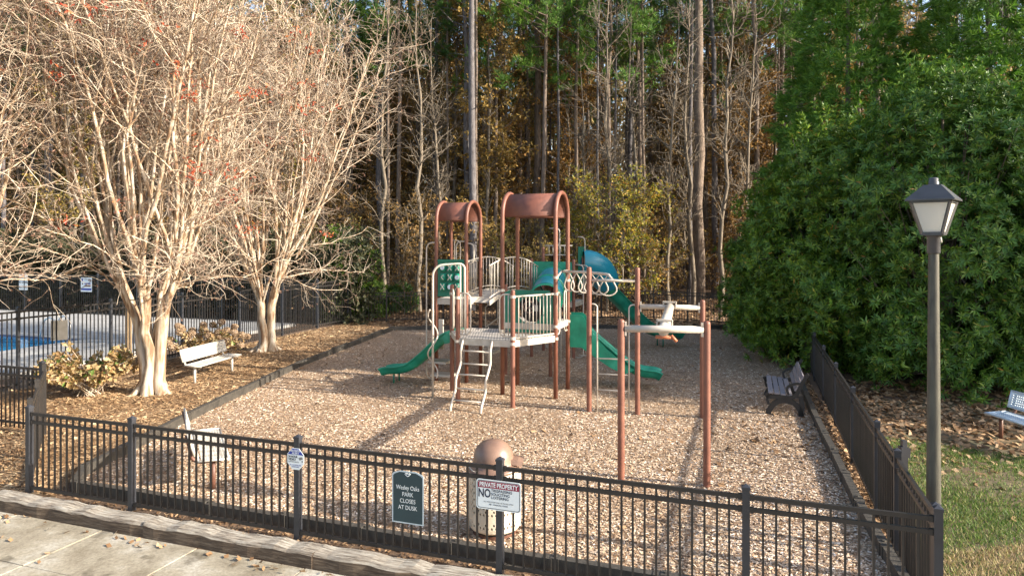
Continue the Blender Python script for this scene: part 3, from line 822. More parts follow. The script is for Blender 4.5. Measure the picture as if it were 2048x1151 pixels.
for i, (x0_, x1_, z_) in enumerate(((-0.28, -0.2, 0.04), (-0.12, 0.28, 0.05), (-0.12, 0.28, -0.06))):
    plate([(x0_, z_ - 0.035), (x1_, z_ - 0.035), (x1_, z_ + 0.035), (x0_, z_ + 0.035)], 0.001).build('print_line', M['legbrown'] if i != 1 else M['signblue'], sg, loc=(0, -0.0013, 0))
plate([(-0.33, -0.27), (0.33, -0.27), (0.33, -0.17), (-0.33, -0.17)], 0.001).build('blue_stripe', M['signblue'], sg, loc=(0, -0.0013, 0))
p = np.array([-11.35, 17.15, 0]) - np.array([0.03, -0.01, 0])
t = thing('notice_board', 'blank white board hanging on the near pool fence', 'board', (p[0], p[1], 1.3), R(40))
b = plate(rrect(0.36, 0.5, 0.01)); b.build('plate', M['white'], t)
t = thing('wooden_post', 'pale square wooden post behind the pale tree, inside the pool fence', 'post', (-10.9, 19.4, 0))
m_ = MB(); m_.box((0, 0, 0.9), (0.13, 0.13, 1.8)); m_.build('post', M['woodpost'], t, bevel=0.008)

# ------------------------------------------------------------------ play structure
PO = (-0.2, 16.0, 0.0)
ps = thing('play_structure', 'brown and green playground climbing structure with slides, arched roofs and rings', 'play structure', PO)
S = 1.27
A = np.array([-0.22, 15.75, 0])
P4 = A + U * S; P1 = A - U * S
P3 = A + S * (0.5 * U - 0.866 * V); P2 = A + S * (-0.5 * U - 0.866 * V)
P5 = P4 + V * 1.08; D = A + V * 1.08
W = dict(parent=ps, world=True)
PR = 0.05

def post(p, h, r=PR):
    b = MB(); p = np.asarray(p, float)
    prof = [(r, 0), (r, h - 0.05), (r * 0.92, h - 0.025), (r * 0.7, h - 0.008), (0.001, h)]
    b.lathe(prof, 16, p)
    return b.build('post', M['brown'], smooth=True, **W)
def arc(c, ax, up, r, a0, a1, n):
    return [np.asarray(c) + r * (math.cos(R(a)) * np.asarray(ax) + math.sin(R(a)) * np.asarray(up)) for a in np.linspace(a0, a1, n)]
def arch(p, q, top, r=PR):
    """two legs joined by a half circle"""
    p = np.asarray(p, float); q = np.asarray(q, float); rad = np.linalg.norm(q - p) / 2; c = (p + q) / 2 + Z * (top - rad); ax = unit(p - q)
    pts = [p, p + Z * (top - rad) * 0.5] + arc(c, ax, Z, rad, 0, 180, 15) + [q + Z * (top - rad) * 0.5, q]
    b = MB(); b.tube(pts, r, 14)
    return b.build('arch_post', M['brown'], smooth=True, **W)
def canopy(p, q, p2, q2, top):
    """half barrel between the arch p-q and the arch p2-q2"""
    b = MB()
    rad = np.linalg.norm(np.asarray(q) - np.asarray(p)) / 2 - 0.015
    drop = rad * 0.07
    ax = unit(np.asarray(p, float) - np.asarray(q)); n = 21
    grid = []
    for (pp, qq) in ((p, q), (p2, q2)):
        c = (np.asarray(pp, float) + np.asarray(qq)) / 2 + Z * (top - rad - 0.01)
        a = arc(c, ax, Z, rad, 0, 180, n)
        a = [a[0] - Z * drop] + a + [a[-1] - Z * drop]
        inn = [x + unit(c - x if 0 < i < n + 1 else c - Z * drop - x) * 0.02 for i, x in enumerate(a)]
        grid.append(a + inn[::-1])
    m = len(grid[0])
    f = [(k, (k + 1) % m, m + (k + 1) % m, m + k) for k in range(m)] + [tuple(range(m))[::-1], tuple(range(m, 2 * m))]
    b.add(np.array(grid[0] + grid[1]), f)
    o = b.build('canopy', M['canopy'], **W)
    o.data.polygons.foreach_set('use_smooth', [len(p_.vertices) == 4 for p_ in o.data.polygons])
    return o

DZ = 1.42
for p in (P1, P2): post(p, 2.52)
post(P3, 2.50)
TOPZ = 4.66
arch(A, D, TOPZ); arch(P4, P5, TOPZ)
canopy(A + U * 0.05, D + U * 0.05, P4 - U * 0.05, P5 - U * 0.05, TOPZ)
post((-0.17, 18.2, 0), 2.4); post((1.01, 17.9, 0), 2.4)

def deck(poly, z, th=0.14):
    """coated steel deck: rim of channel and a punched top"""
    P = [np.array(p)[:2] for p in poly]; c = sum(P) / len(P)
    b = MB(); n = len(P)
    for i in range(n):
        a_, d_ = P[i], P[(i + 1) % n]
        b.bar((*a_, z - th / 2), (*d_, z - th / 2), 0.05, th)
    o = b.build('deck', M['deckc'], **W)
    top = MB(); top.prism([c + (p - c) * 0.985 for p in P], z - 0.012, z + 0.006)
    k = top.build('deck_plate', M['perf'], o)
    k.data.transform(__import__('mathutils').Matrix.Translation([-x for x in PO]))
    return o

def perf_mat():
    """punched plate: dark round holes on a lattice"""
    m, nt, b = new_mat('punched_deck')
    b.inputs['Roughness'].default_value = 0.55
    tc = nt.nodes.new('ShaderNodeTexCoord')
    vo = nt.nodes.new('ShaderNodeTexVoronoi'); vo.inputs['Scale'].default_value = 16; vo.inputs['Randomness'].default_value = 0.0
    nt.links.new(tc.outputs['Object'], vo.inputs[0])
    r = ramp(nt, [(0.30, (0.08, 0.07, 0.06)), (0.36, (0.55, 0.50, 0.44))])
    nt.links.new(vo.outputs['Distance'], r.inputs[0]); nt.links.new(r.outputs[0], b.inputs['Base Color'])
    return m
M['perf'] = perf_mat()

deck([P2, P3, P4, P1], DZ)
deck([P1, A, D, P1 + V * 1.08], DZ - 0.06)
deck([A, P4, P5, D], DZ + 0.25)
# ladder up the front edge
lad = MB()
LT = (P2 + P3) / 2
lu = unit(P3 - P2); lo = np.array([-0.3303, -0.9439, 0])
prof = [(0.03, DZ - 0.03), (0.10, DZ - 0.18), (0.13, DZ - 0.42), (0.15, DZ - 0.60), (0.30, DZ - 0.80), (0.36, 0.56), (0.38, 0.44), (0.55, 0.24), (0.62, 0.12), (0.64, -0.02)]
def smooth_path(pts, n=3):
    P = np.array(pts, float); t = np.linspace(0, len(P) - 1, (len(P) - 1) * n + 1); out = []
    for x in t:
        i = min(int(x), len(P) - 2); w = x - i
        p0, p1, p2, p3 = P[max(i - 1, 0)], P[i], P[i + 1], P[min(i + 2, len(P) - 1)]
        out.append(0.5 * ((2 * p1) + (-p0 + p2) * w + (2 * p0 - 5 * p1 + 4 * p2 - p3) * w * w + (-p0 + 3 * p1 - 3 * p2 + p3) * w ** 3))
    return np.array(out)
prof = [(0.02, 1.40), (0.13, 1.22), (0.14, 1.05), (0.15, 0.92), (0.26, 0.78), (0.40, 0.62), (0.42, 0.46), (0.44, 0.36), (0.58, 0.20), (0.68, 0.06), (0.69, -0.25)]
prof = smooth_path(prof, 4)
off = -0.16
ladder = None
for sgn in (-1, 1):
    pts = [LT + lu * (off + 0.34 * sgn) + lo * a + Z * z * 1.0 for a, z in prof]
    lad.tube(pts, 0.027, 10)
ladder = lad.build('ladder', M['beige'], smooth=True, **W)
def prof_at(z):
    zs = prof[::-1, 1]; return float(np.interp(z, zs, prof[::-1, 0]))
for z in (1.17, 0.90, 0.70, 0.42, 0.20):
    b = MB(); c = LT + lu * off + lo * prof_at(z) + Z * z
    b.tube([c - lu * 0.33, c + lu * 0.33], 0.018, 8)
    b.V = [v_ - np.array(PO) for v_ in b.V]
    b.build('rung', M['beige'], ladder, True)

def sub(b, name, m, par, smooth=False):
    b.V = [v_ - np.array(PO) for v_ in b.V]
    return b.build(name, m, par, smooth)

def guard(p, q, z0, z1, n, inset=0.06, r=0.012, rise=0.0, name='guard_rail', rr=0.022):
    p = np.asarray(p, float); q = np.asarray(q, float); u = unit(q - p); p = p + u * inset; q = q - u * inset
    ks = np.linspace(0, 1, 13 if rise else 2)
    b = MB(); b.tube([p + (q - p) * k + Z * (z1 + rise * 4 * k * (1 - k)) for k in ks], rr, 8)
    o = b.build(name, M['beige'], smooth=True, **W)
    b = MB(); b.tube([p + (q - p) * k + Z * (z0 + rise * 4 * k * (1 - k)) for k in ks], rr, 8)
    sub(b, 'bottom_rail', M['beige'], o, True)
    for k in range(1, n + 1):
        w = k / (n + 1); c = p + (q - p) * w + Z * (rise * 4 * w * (1 - w))
        b = MB(); b.tube([c + Z * z0, c + Z * z1], r, 6)
        sub(b, 'baluster', M['beige'], o, True)
    return o
guard(P3, P4, DZ + 0.04, DZ + 0.93, 10, r=0.013)
def loop(p, q, z0, z1, r=0.018, bars=1, name='handhold', rad=0.12):
    """rounded handhold hoop standing in the plane p-q"""
    p = np.asarray(p, float); q = np.asarray(q, float); u = unit(q - p)
    pts = [p + Z * z0] + [q - u * rad + Z * z0] + arc(q - u * rad + Z * (z0 + rad), u, Z, rad, -90, 0, 5)[1:] + arc(q - u * rad + Z * (z1 - rad), u, Z, rad, 0, 90, 5) + [p + Z * z1]
    b = MB(); b.tube(pts, r, 8)
    for k in range(bars):
        c = p + (q - p) * (k + 0.7) / (bars + 1)
        b.tube([c + Z * z0, c + Z * z1], r * 0.8, 6)
    return b.build(name, M['beige'], smooth=True, **W)
for p_, zs_ in ((P1, (1.35, 2.3)), (P2, (1.35, 2.3)), (P3, (1.35, 1.47, 2.35)), (P4, (1.35, 1.62, 2.35, 2.72)), (P5, (1.62, 2.6)), (A, (1.35, 1.47, 2.4))):
    for z_ in zs_:
        b = MB(); b.lathe([(PR, -0.03), (PR + 0.012, -0.03), (PR + 0.012, 0.03), (PR, 0.03)], 16, p_ + Z * z_); b.build('post_clamp', M['beige'], smooth=False, **W)
e23 = unit(P3 - P2)
loop(P2 + e23 * 0.04, P2 + e23 * 0.30, DZ + 0.08, DZ + 0.98, bars=2)
loop(P3 - e23 * 0.04, P3 - e23 * 0.30, DZ + 0.08, DZ + 0.98, bars=2)
e12 = unit(P2 - P1)
loop(P1 + e12 * 0.05, P1 + e12 * 0.35, DZ + 0.08, DZ + 0.98, bars=2)
e45 = unit(P5 - P4)
loop(P4 + e45 * 0.05, P4 + e45 * 0.34, DZ, DZ + 0.95, bars=1)
loop(P5 - e45 * 0.05, P5 - e45 * 0.34, DZ, DZ + 0.95, bars=1)

# crawl panel with a round hole on the line A-P4
def holed_panel(p, q, z0, z1, hole_c, hole_r, m, name, th=0.04):
    p = np.asarray(p, float); q = np.asarray(q, float); u = unit(q - p); L = np.linalg.norm(q - p); nrm = np.cross(u, Z)
    n = 32; out = []; inn = []
    for k in range(n):
        a = 2 * math.pi * k / n; dx, dz = math.cos(a), math.sin(a)
        cx, cz = hole_c
        tx = ((L - cx) if dx > 0 else cx) / max(abs(dx), 1e-6); tz = ((z1 - z0 - cz) if dz > 0 else cz) / max(abs(dz), 1e-6)
        t_ = min(tx, tz)
        out.append((cx + dx * t_, cz + dz * t_)); inn.append((cx + dx * hole_r, cz + dz * hole_r))
    b = MB(); v = []
    for y in (-th / 2, th / 2):
        v += [p + u * x + Z * (z0 + z) + nrm * y for x, z in out + inn]
    N2 = 2 * n; f = []
    for k in range(n):
        j = (k + 1) % n
        f += [(k, j, n + j, n + k), (N2 + j, N2 + k, N2 + n + k, N2 + n + j), (k, N2 + k, N2 + j, j), (n + j, N2 + n + j, N2 + n + k, n + k)]
    b.add(v, f)
    return b.build(name, m, **W)
pan = holed_panel(A + U * 0.06, P4 - U * 0.06, DZ + 0.04, DZ + 1.0, (0.6, 0.50), 0.30, M['greendark'], 'crawl_panel')
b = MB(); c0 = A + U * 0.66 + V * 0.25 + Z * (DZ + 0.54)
b.tube([c0, c0 + V * 0.02], [0.3, 0.3], 20); sub(b, 'painted_dark_disc', M['black'], pan)  # flat black disc behind the hole, painted to stand for the dark inside
wheel = MB(); wc = A + U * 0.66 - V * 0.05 + Z * (DZ + 0.62)
wheel.tube([wc + 0.13 * (math.cos(a) * U + math.sin(a) * Z) for a in np.linspace(0, 2 * math.pi, 20, endpoint=False)], 0.014, 6, closed=True)
for a in (90, 210, 330): wheel.tube([wc, wc + 0.13 * (math.cos(R(a)) * U + math.sin(R(a)) * Z)], 0.012, 6)
sub(wheel, 'steering_wheel', M['lid'], pan, True)
b = MB(); b.box(wc + U * 0.17 - Z * 0.02, (0.08, 0.02, 0.14), (U, V, Z)); sub(b, 'instruction_plate', M['white'], pan)

def slide(path, lat, m, width=0.5, side=0.2, name='slide'):
    w = width / 2
    prof = [(-w - 0.05, side - 0.03), (-w - 0.03, side), (-w, side), (-w + 0.02, side - 0.05), (-w + 0.05, 0.03), (-w + 0.12, 0), (w - 0.12, 0), (w - 0.05, 0.03), (w - 0.02, side - 0.05), (w, side), (w + 0.03, side), (w + 0.05, side - 0.03)]
    b = MB(); b.sweep(smooth_path(path, 5), prof, lat, 0.022)
    return b.build(name, m, smooth=True, **W)
def legs(pts, par, m, top=0.22):
    for p in pts:
        b = MB(); p = np.asarray(p, float); b.tube([p, p + Z * top], 0.022, 8); sub(b, 'slide_leg', m, par, True)

# left slide off the low rear deck
s0 = P1 + V * 0.55 + U * 0.02; sdx = unit(np.array([-0.955, 0.27, 0]))
lat = np.cross(Z, sdx)
pth = [s0 + sdx * a + Z * z for a, z in ((0, 1.20), (0.25, 1.18), (0.55, 0.98), (0.95, 0.62), (1.3, 0.36), (1.6, 0.26), (1.95, 0.22), (2.08, 0.18))]
sl = slide(pth, lat, M['green'], 0.42, 0.19)
e_ = s0 + sdx * 1.75
legs([e_ - lat * 0.16, e_ + lat * 0.16], sl, M['greendark'])
b = MB()
for k in (-1, 1):
    b.slab([s0 + lat * k * 0.25 + sdx * a + Z * z for a, z in ((0, 1.14), (0.34, 1.05), (0.42, 1.22), (0.25, 1.38), (0, 1.40))], lat * k, 0.03)
sub(b, 'slide_hood', M['green'], sl)
# right slide
s0 = np.array([1.45, 16.82, 0]); sdx = unit(np.array([0.975, -0.17, 0])); lat = np.cross(Z, sdx)
pth = [s0 + sdx * a + Z * z for a, z in ((0, 1.32), (0.25, 1.30), (0.5, 1.12), (0.95, 0.74), (1.35, 0.45), (1.7, 0.30), (2.0, 0.27), (2.12, 0.22))]
sl = slide(pth, lat, M['green'], 0.5, 0.2)
e_ = s0 + sdx * 1.6
legs([e_ - lat * 0.18, e_ + lat * 0.18], sl, M['greendark'], 0.28)
b = MB()
for k in (-1, 1):
    b.slab([s0 + lat * k * 0.28 + sdx * a + Z * z for a, z in ((-0.02, 0.98), (0.28, 0.97), (0.55, 0.78), (0.95, 0.52), (1.30, 0.36), (1.55, 0.46), (1.25, 0.64), (0.88, 0.96), (0.58, 1.28), (0.34, 1.70), (0.27, 1.76), (-0.02, 1.76))], lat * k, 0.035)
sub(b, 'slide_hood', M['green'], sl)

# left tower with the second arched roof
T = dict(FR=np.array([-1.14, 17.1, 0]), BR=np.array([-0.83, 18.0, 0]), FL=np.array([-1.92, 17.35, 0]), BL=np.array([-1.62, 18.25, 0]))
TZ = 2.08; TT = 4.55
arch(T['FL'], T['BL'], TT, 0.047); arch(T['FR'], T['BR'], TT, 0.047)
canopy(T['FL'] + U * 0.04, T['BL'] + U * 0.04, T['FR'] - U * 0.04, T['BR'] - U * 0.04, TT)
deck([T['FL'], T['FR'], T['BR'], T['BL']], TZ)
p, q = T['FL'], T['FR']; u_ = unit(q - p); nf = -np.cross(Z, u_)
nf = nf if nf[1] < 0 else -nf
b = MB(); b.box((p + q) / 2 + Z * (TZ + 0.53), (np.linalg.norm(q - p) - 0.1, 0.05, 0.92), (u_, nf, Z))
for zz in (TZ + 0.09, TZ + 0.97): b.box((p + q) / 2 + Z * zz + nf * 0.02, (np.linalg.norm(q - p) - 0.1, 0.05, 0.05), (u_, nf, Z))
tt_ = b.build('game_panel', M['greendark'], **W)
marks = 'OXXLXOXOX'
for i in range(9):
    cx, cz = (i % 3 - 1) * 0.2, (1 - i // 3) * 0.24
    c = (p + q) / 2 + u_ * cx + Z * (TZ + 0.55 + cz) + nf * 0.04
    b = MB(); b.tube([c - Z * 0.09, c + Z * 0.09], 0.075, 14)
    ti = sub(b, 'game_tile', M['green'], tt_, True)
    c = c + nf * 0.077; b = MB()
    if marks[i] == 'O':
        b.tube([c + nf * 0.0, c + nf * 0.006], 0.058, 16)
        sub(b, 'marker', M['bluewhite'], tt_)
    elif marks[i] == 'X':
        for k in (-1, 1): b.bar(c - u_ * 0.05 * k - Z * 0.07, c + u_ * 0.05 * k + Z * 0.07, 0.02, 0.016, nf)
        sub(b, 'marker', M['white'], tt_)
    else:
        b.bar(c - u_ * 0.03, c + u_ * 0.03 + Z * 0.06, 0.016, 0.016, nf); b.bar(c - u_ * 0.03, c + u_ * 0.03 - Z * 0.06, 0.016, 0.016, nf)
        sub(b, 'marker', M['white'], tt_)
loop(T['FL'] + U * 0.02, T['FL'] - U * 0.28, TZ - 2.05, TZ + 1.42, 0.018, 0, 'climbing_hoop', 0.16)
loop(T['BL'], T['BL'] + U * 0.26, TZ, TZ + 1.48, 0.016, 1)
loop(T['FR'] - U * 0.02, T['FR'] - U * 0.28, TZ + 0.9, TZ + 1.45, 0.016, 0)
loop(T['FR'] + U * 0.02, T['FR'] + U * 0.2, TZ + 0.9, TZ + 1.4, 0.016, 0)
guard(T['BL'], T['BR'], TZ + 0.1, TZ + 0.95, 6)

# arched bridge to the rear tower
Q1 = np.array([0.6, 21.0, 0]); Q2 = np.array([1.87, 20.7, 0]); Q3 = Q1 + V * 1.27; Q4 = Q2 + V * 1.27
post(Q1, 3.02); post(Q2, 3.0); post(Q3, 3.36); post(Q4, 3.36)
ba, bb = np.array([-0.95, 17.45, 0]), np.array([0.42, 20.95, 0]); bu = unit(bb - ba); bl = np.cross(Z, bu)
b = MB(); n = 14
bp = [ba + (bb - ba) * k + Z * (TZ - 0.1 - 0.15 * k + 0.26 * 4 * k * (1 - k)) for k in np.linspace(0, 1, n)]
b.sweep(bp, [(-0.4, 0.05), (-0.4, -0.07), (-0.36, -0.07), (-0.36, 0.0), (0.36, 0.0), (0.36, -0.07), (0.4, -0.07), (0.4, 0.05)], bl, 0.012)
bridge = b.build('arched_bridge', M['deckc'], **W)
for sgn in (-1, 1):
    b = MB()
    for dz in (0.12, 0.93):
        b.tube([x + bl * 0.4 * sgn + Z * dz for x in bp], 0.02, 8)
    sub(b, 'bridge_rail', M['beige'], bridge, True)
    for k in np.linspace(0.03, 0.97, 17):
        x = ba + (bb - ba) * k + Z * (TZ - 0.1 - 0.15 * k + 0.26 * 4 * k * (1 - k)) + bl * 0.4 * sgn
        b = MB(); b.tube([x + Z * 0.1, x + Z * 0.94], 0.013, 6); sub(b, 'baluster', M['beige'], bridge, True)

# rear tower: tunnel panel, tunnel, upper deck and the tube slide
QZ = 1.68
deck([Q1, Q2, Q4, Q3], QZ); 
tp = holed_panel(Q1 + U * 0.05, Q2 - U * 0.05, QZ - 0.02, QZ + 1.24, (0.62, 0.66), 0.40, M['green'], 'tunnel_panel', 0.06)
b = MB(); tcen = [np.array([0.86, 17.6, 2.02]), np.array([0.92, 18.2, 2.08]), np.array([1.08, 19.5, 2.28]), np.array([1.22, 20.72, 2.34])]
b.tube(tcen, 0.41, 28, cap=False)
tun = b.build('crawl_tunnel', M['teal'], smooth=True, **W)
for c, d_ in ((tcen[0], tcen[1]), (tcen[2] * 0.55 + tcen[1] * 0.45, tcen[2]), (tcen[3], tcen[3] + (tcen[3] - tcen[2]))):
    b = MB(); dd = unit(d_ - c); b.tube([c - dd * 0.035, c - dd * 0.03, c + dd * 0.03, c + dd * 0.035], [0.40, 0.45, 0.45, 0.40], 28, cap=False); sub(b, 'tunnel_collar', M['green'], tun, True)
guard(Q3, Q4 - U * 0.3, QZ + 1.42, QZ + 1.72, 6, r=0.012)
loop(Q3 + U * 0.2, Q3 + U * 0.55, QZ + 0.9, QZ + 2.28, 0.018, 0)
loop(Q4 - U * 0.1 - V * 0.3, Q4 + U * 0.12 - V * 0.3, QZ + 0.2, QZ + 2.0, 0.018, 0)
loop(Q2 + U * 0.05, Q2 + U * 0.3, QZ - 1.65, QZ + 1.15, 0.018, 0, 'climbing_hoop')
loop(Q2 + U * 0.05 + V * 0.4, Q2 + U * 0.36 + V * 0.4, QZ - 1.65, QZ + 1.12, 0.018, 0, 'climbing_hoop')
hood = holed_panel(Q4 + U * 0.03 - V * 0.72, Q4 + U * 0.03 + V * 0.12, QZ + 0.35, QZ + 1.7, (0.42, 0.72), 0.36, M['greendark'], 'slide_entry_panel', 0.06)
b = MB(); tpth = smooth_path([(2.22, 21.75, 2.86), (2.5, 21.8, 2.83), (2.8, 21.9, 2.68), (3.0, 22.05, 2.40), (3.06, 22.2, 2.2)], 4)
b.tube(tpth, [0.42] * len(tpth), 28, cap=False)
ts = b.build('tube_slide', M['teal'], smooth=True, **W)
s0 = np.array([2.62, 22.25, 0]); sdx = unit(np.array([0.94, 0.34, 0])); lat = np.cross(Z, sdx)
pth = [s0 + sdx * a + Z * z for a, z in ((0.0, 2.15), (0.35, 1.95), (0.9, 1.45), (1.5, 0.9), (2.0, 0.52), (2.5, 0.33), (3.1, 0.30), (3.25, 0.24))]
sl = slide(pth, lat, M['green'], 0.56, 0.32, 'slide_chute')
e_ = s0 + sdx * 2.55
legs([e_ - lat * 0.18, e_ + lat * 0.18], sl, M['greendark'], 0.33)

# spiral climber in front of the left side
b = MB(); c0 = np.array([-1.79, 15.43, 0]); cu = unit((P1 * 0.45 + P2 * 0.55) - c0)
pts = [c0, c0 + Z * 1.5, c0 + Z * 2.75] + arc(c0 + Z * 2.75 + cu * 0.25, -cu, Z, 0.25, 0, 90, 6)[1:] + [c0 + cu * 0.55 + Z * 3.02] + arc(c0 + Z * 2.9 + cu * 0.6, cu, Z, 0.12, 90, 0, 5) + [c0 + cu * 0.72 + Z * (DZ + 0.1)]
b.tube(pts, 0.026, 10)
sp = b.build('spiral_climber', M['beige'], smooth=True, **W)
b = MB()
cpts = [c0 + Z * z + 0.11 * np.array([math.cos(z * 7.2 + 2.4), math.sin(z * 7.2 + 2.4), 0]) for z in np.linspace(0.45, 2.0, 60)]
b.tube(cpts, 0.017, 8); sub(b, 'coil', M['beige'], sp, True)
b = MB(); b.tube([c0 + cu * 0.62 + Z * 3.0, c0 + cu * 0.62 + Z * (DZ + 0.1)], 0.02, 8); sub(b, 'rail', M['beige'], sp, True)

# low transfer steps and stair rail behind
b = MB(); b.box((-1.78, 17.0, 0.55), (0.5, 0.45, 0.05), (U, V, Z)); b.box((-1.66, 16.7, 0.28), (0.55, 0.4, 0.05), (U, V, Z)); b.build('transfer_step', M['deckc'], **W)
b = MB(); b.box((-1.78, 17.15, 1.2), (0.12, 0.05, 0.75), (U, V, Z)); b.build('transfer_support', M['beige'], **W)
stp = MB(); sa = np.array([-0.72, 18.6, 0]); su = U
stp.tube([sa + Z * 1.2, sa + Z * 1.75, sa + su * 0.55 + Z * 2.15, sa + su * 0.75 + Z * 2.15, sa + su * 0.75 + Z * 1.6, sa + su * 0.55 + Z * 1.6, sa + Z * 1.2], 0.017, 6)
stp.tube([sa + su * 0.35 + Z * 1.3, sa + su * 0.35 + Z * 2.0], 0.014, 6)
stp.box(sa + su * 0.85 + Z * 1.85, (0.06, 0.03, 0.62), (U, V, Z))
stp.build('stair_rail', M['beige'], **W)
for k in range(3):
    b = MB(); b.box(sa + su * (0.1 + 0.25 * k) + Z * (0.5 + 0.3 * k) + V * 0.25, (0.26, 0.55, 0.05), (U, V, Z)); b.build('stair_tread', M['deckc'], **W)
for x_, y_, h_ in ((-1.35, 16.9, 0.55), (-0.75, 17.6, 1.3), (-0.62, 17.9, 1.3), (1.45, 20.2, 1.6)):
    b = MB(); b.tube([(x_, y_, 0), (x_, y_, h_)], 0.016, 6); b.build('step_support', M['beige'], smooth=True, **W)

# overhead rings and the rung ladder under them
P7 = np.array([1.60, 14.17, 0]); P8 = np.array([2.56, 13.93, 0]); P9 = np.array([3.81, 13.65, 0]); P10 = np.array([1.59, 9.95, 0]); P11 = np.array([2.80, 9.81, 0])
for p, h in ((P7, 3.0), (P8, 3.0), (P9, 2.36)): post(p, h, 0.053)
for p, h in ((P10, 2.39), (P11, 2.38)): post(p, h, 0.052)
BZ = 2.72
m78 = (P7 + P8) / 2; m45 = (P4 + P5) / 2
b = MB(); b.tube([P7 + Z * BZ, P8 + Z * BZ], 0.03, 10); b.build('ring_crossbar', M['beige'], smooth=True, **W)
bd = unit(m78 - m45)
b = MB(); b.tube(smooth_path([m45 + Z * 2.83, m45 + bd * 0.8 + Z * 2.85, m45 + bd * 1.75 + Z * 2.84, m78 - bd * 0.12 + Z * 2.80, m78 + Z * BZ], 3), 0.028, 10); b.tube([P4 + Z * 2.70, m45 + Z * 2.83, P5 + Z * 2.83], 0.024, 8)
beam = b.build('ring_beam', M['beige'], smooth=True, **W)
bside = np.cross(Z, bd)
Lb = np.linalg.norm(m78 - m45)
for k in range(6):
    c = m45 + bd * (0.32 + k * (Lb - 0.5) / 5) + Z * 2.82
    rot = R(28 + 22 * k); ax = math.cos(rot) * bd + math.sin(rot) * bside
    if k > 2: ax = unit(U + 0.25 * (k - 4) * V)
    ax = ax * (1.22 if k > 2 else 0.85)
    pts = [c, c - Z * 0.15 - ax * 0.10, c - Z * 0.26 - ax * 0.145] + [c - Z * 0.27 + 0.155 * (math.cos(R(a)) * ax + math.sin(R(a)) * Z) for a in range(200, 345, 20)] + [c - Z * 0.26 + ax * 0.145, c - Z * 0.15 + ax * 0.10]
    b = MB(); b.tube(pts, 0.016, 8, closed=True)
    b.build('ring', M['beige'], smooth=True, **W)
u78 = unit(P8 - P7); b = MB(); la, lb = P7 + u78 * 0.17, P8 - u78 * 0.17
for p, q in ((P7, la), (P8, lb)):
    dd = unit(q - p)
    b.tube([q, q + Z * 2.15] + arc(q + Z * 2.15 - dd * 0.08, dd, Z, 0.08, 0, 90, 5) + [p + Z * 2.23], 0.016, 8)
lad2 = b.build('rung_ladder', M['beige'], smooth=True, **W)
for z in (0.46, 0.79, 1.11):
    b = MB(); b.tube([la + Z * z, lb + Z * z], 0.014, 8); sub(b, 'rung', M['beige'], lad2, True)

# sliding track between two cross beams
TB = 2.20
def cross(p, q, z):
    b = MB(); u_ = unit(q - p); b.tube([p + u_ * 0.05 + Z * z, q - u_ * 0.05 + Z * z], 0.052, 14)
    o = b.build('cross_beam', M['beige'], smooth=True, **W)
    for x, s_ in ((p, 1), (q, -1)):
        b = MB(); b.box(x + u_ * 0.065 * s_ + Z * z, (0.03, 0.07, 0.2), (u_, np.cross(Z, u_), Z)); sub(b, 'bracket', M['beige'], o)
    return o
cross(P8, P9, TB); cross(P10, P11, TB + 0.05)
a_, b_ = (P8 + P9) / 2 + Z * TB, (P10 + P11) / 2 + Z * (TB + 0.03); d_ = unit(b_ - a_)
b = MB(); b.tube([a_ - d_ * 0.05, b_ + d_ * 0.0], 0.085, 16)
tr = b.build('track_beam', M['beige'], smooth=True, **W)
for x, w in ((a_, 0.27), (b_ - d_ * 0.42, 0.24)):
    b = MB(); b.box(x + Z * 0.1, (w, 0.1, 0.03), (U, V, Z)); b.box(x + Z * 0.04 - U * w * 0.45, (0.02, 0.1, 0.14), (U, V, Z)); b.box(x + Z * 0.04 + U * w * 0.45, (0.02, 0.1, 0.14), (U, V, Z)); sub(b, 'clamp', M['beige'], tr)
b = MB(); x = b_ - d_ * 0.35 - Z * 0.14
b.tube([x - U * 0.13, x + U * 0.10], 0.028, 8); b.tube([x + U * 0.1 + Z * 0.03, x + U * 0.18 - Z * 0.06], 0.024, 8); b.tube([x, x + Z * 0.1], 0.02, 6)
sub(b, 'trolley_handle', M['orange'], tr, True)

# ------------------------------------------------------------------ benches, can and lamp
def perforated(fn, nu, nv, hole=0.32, solid=lambda i, j: False):
    """sheet of nu x nv cells mapped by fn(u, v), each with an eight-sided hole"""
    b = MB(); V_ = []; F_ = []
    for i in range(nu):
        for j in range(nv):
            k = len(V_)
            q = [(0, 0), (0.5, 0), (1, 0), (1, 0.5), (1, 1), (0.5, 1), (0, 1), (0, 0.5)]
            if solid(i, j):
                V_ += [fn((i + x) / nu, (j + y) / nv) for x, y in (q[0], q[2], q[4], q[6])]; F_.append((k, k + 1, k + 2, k + 3)); continue
            V_ += [fn((i + x) / nu, (j + y) / nv) for x, y in q]
            for m in range(8):
                a = R(225 + 45 * m); V_.append(fn((i + 0.5 + hole * math.cos(a)) / nu, (j + 0.5 + hole * math.sin(a)) / nv))
            for m in range(8):
                F_.append((k + m, k + (m + 1) % 8, k + 8 + (m + 1) % 8, k + 8 + m))
    return b.add(V_, F_)
def solidify(o, t):
    md = o.modifiers.new('thickness', 'SOLIDIFY'); md.thickness = t; md.offset = 0

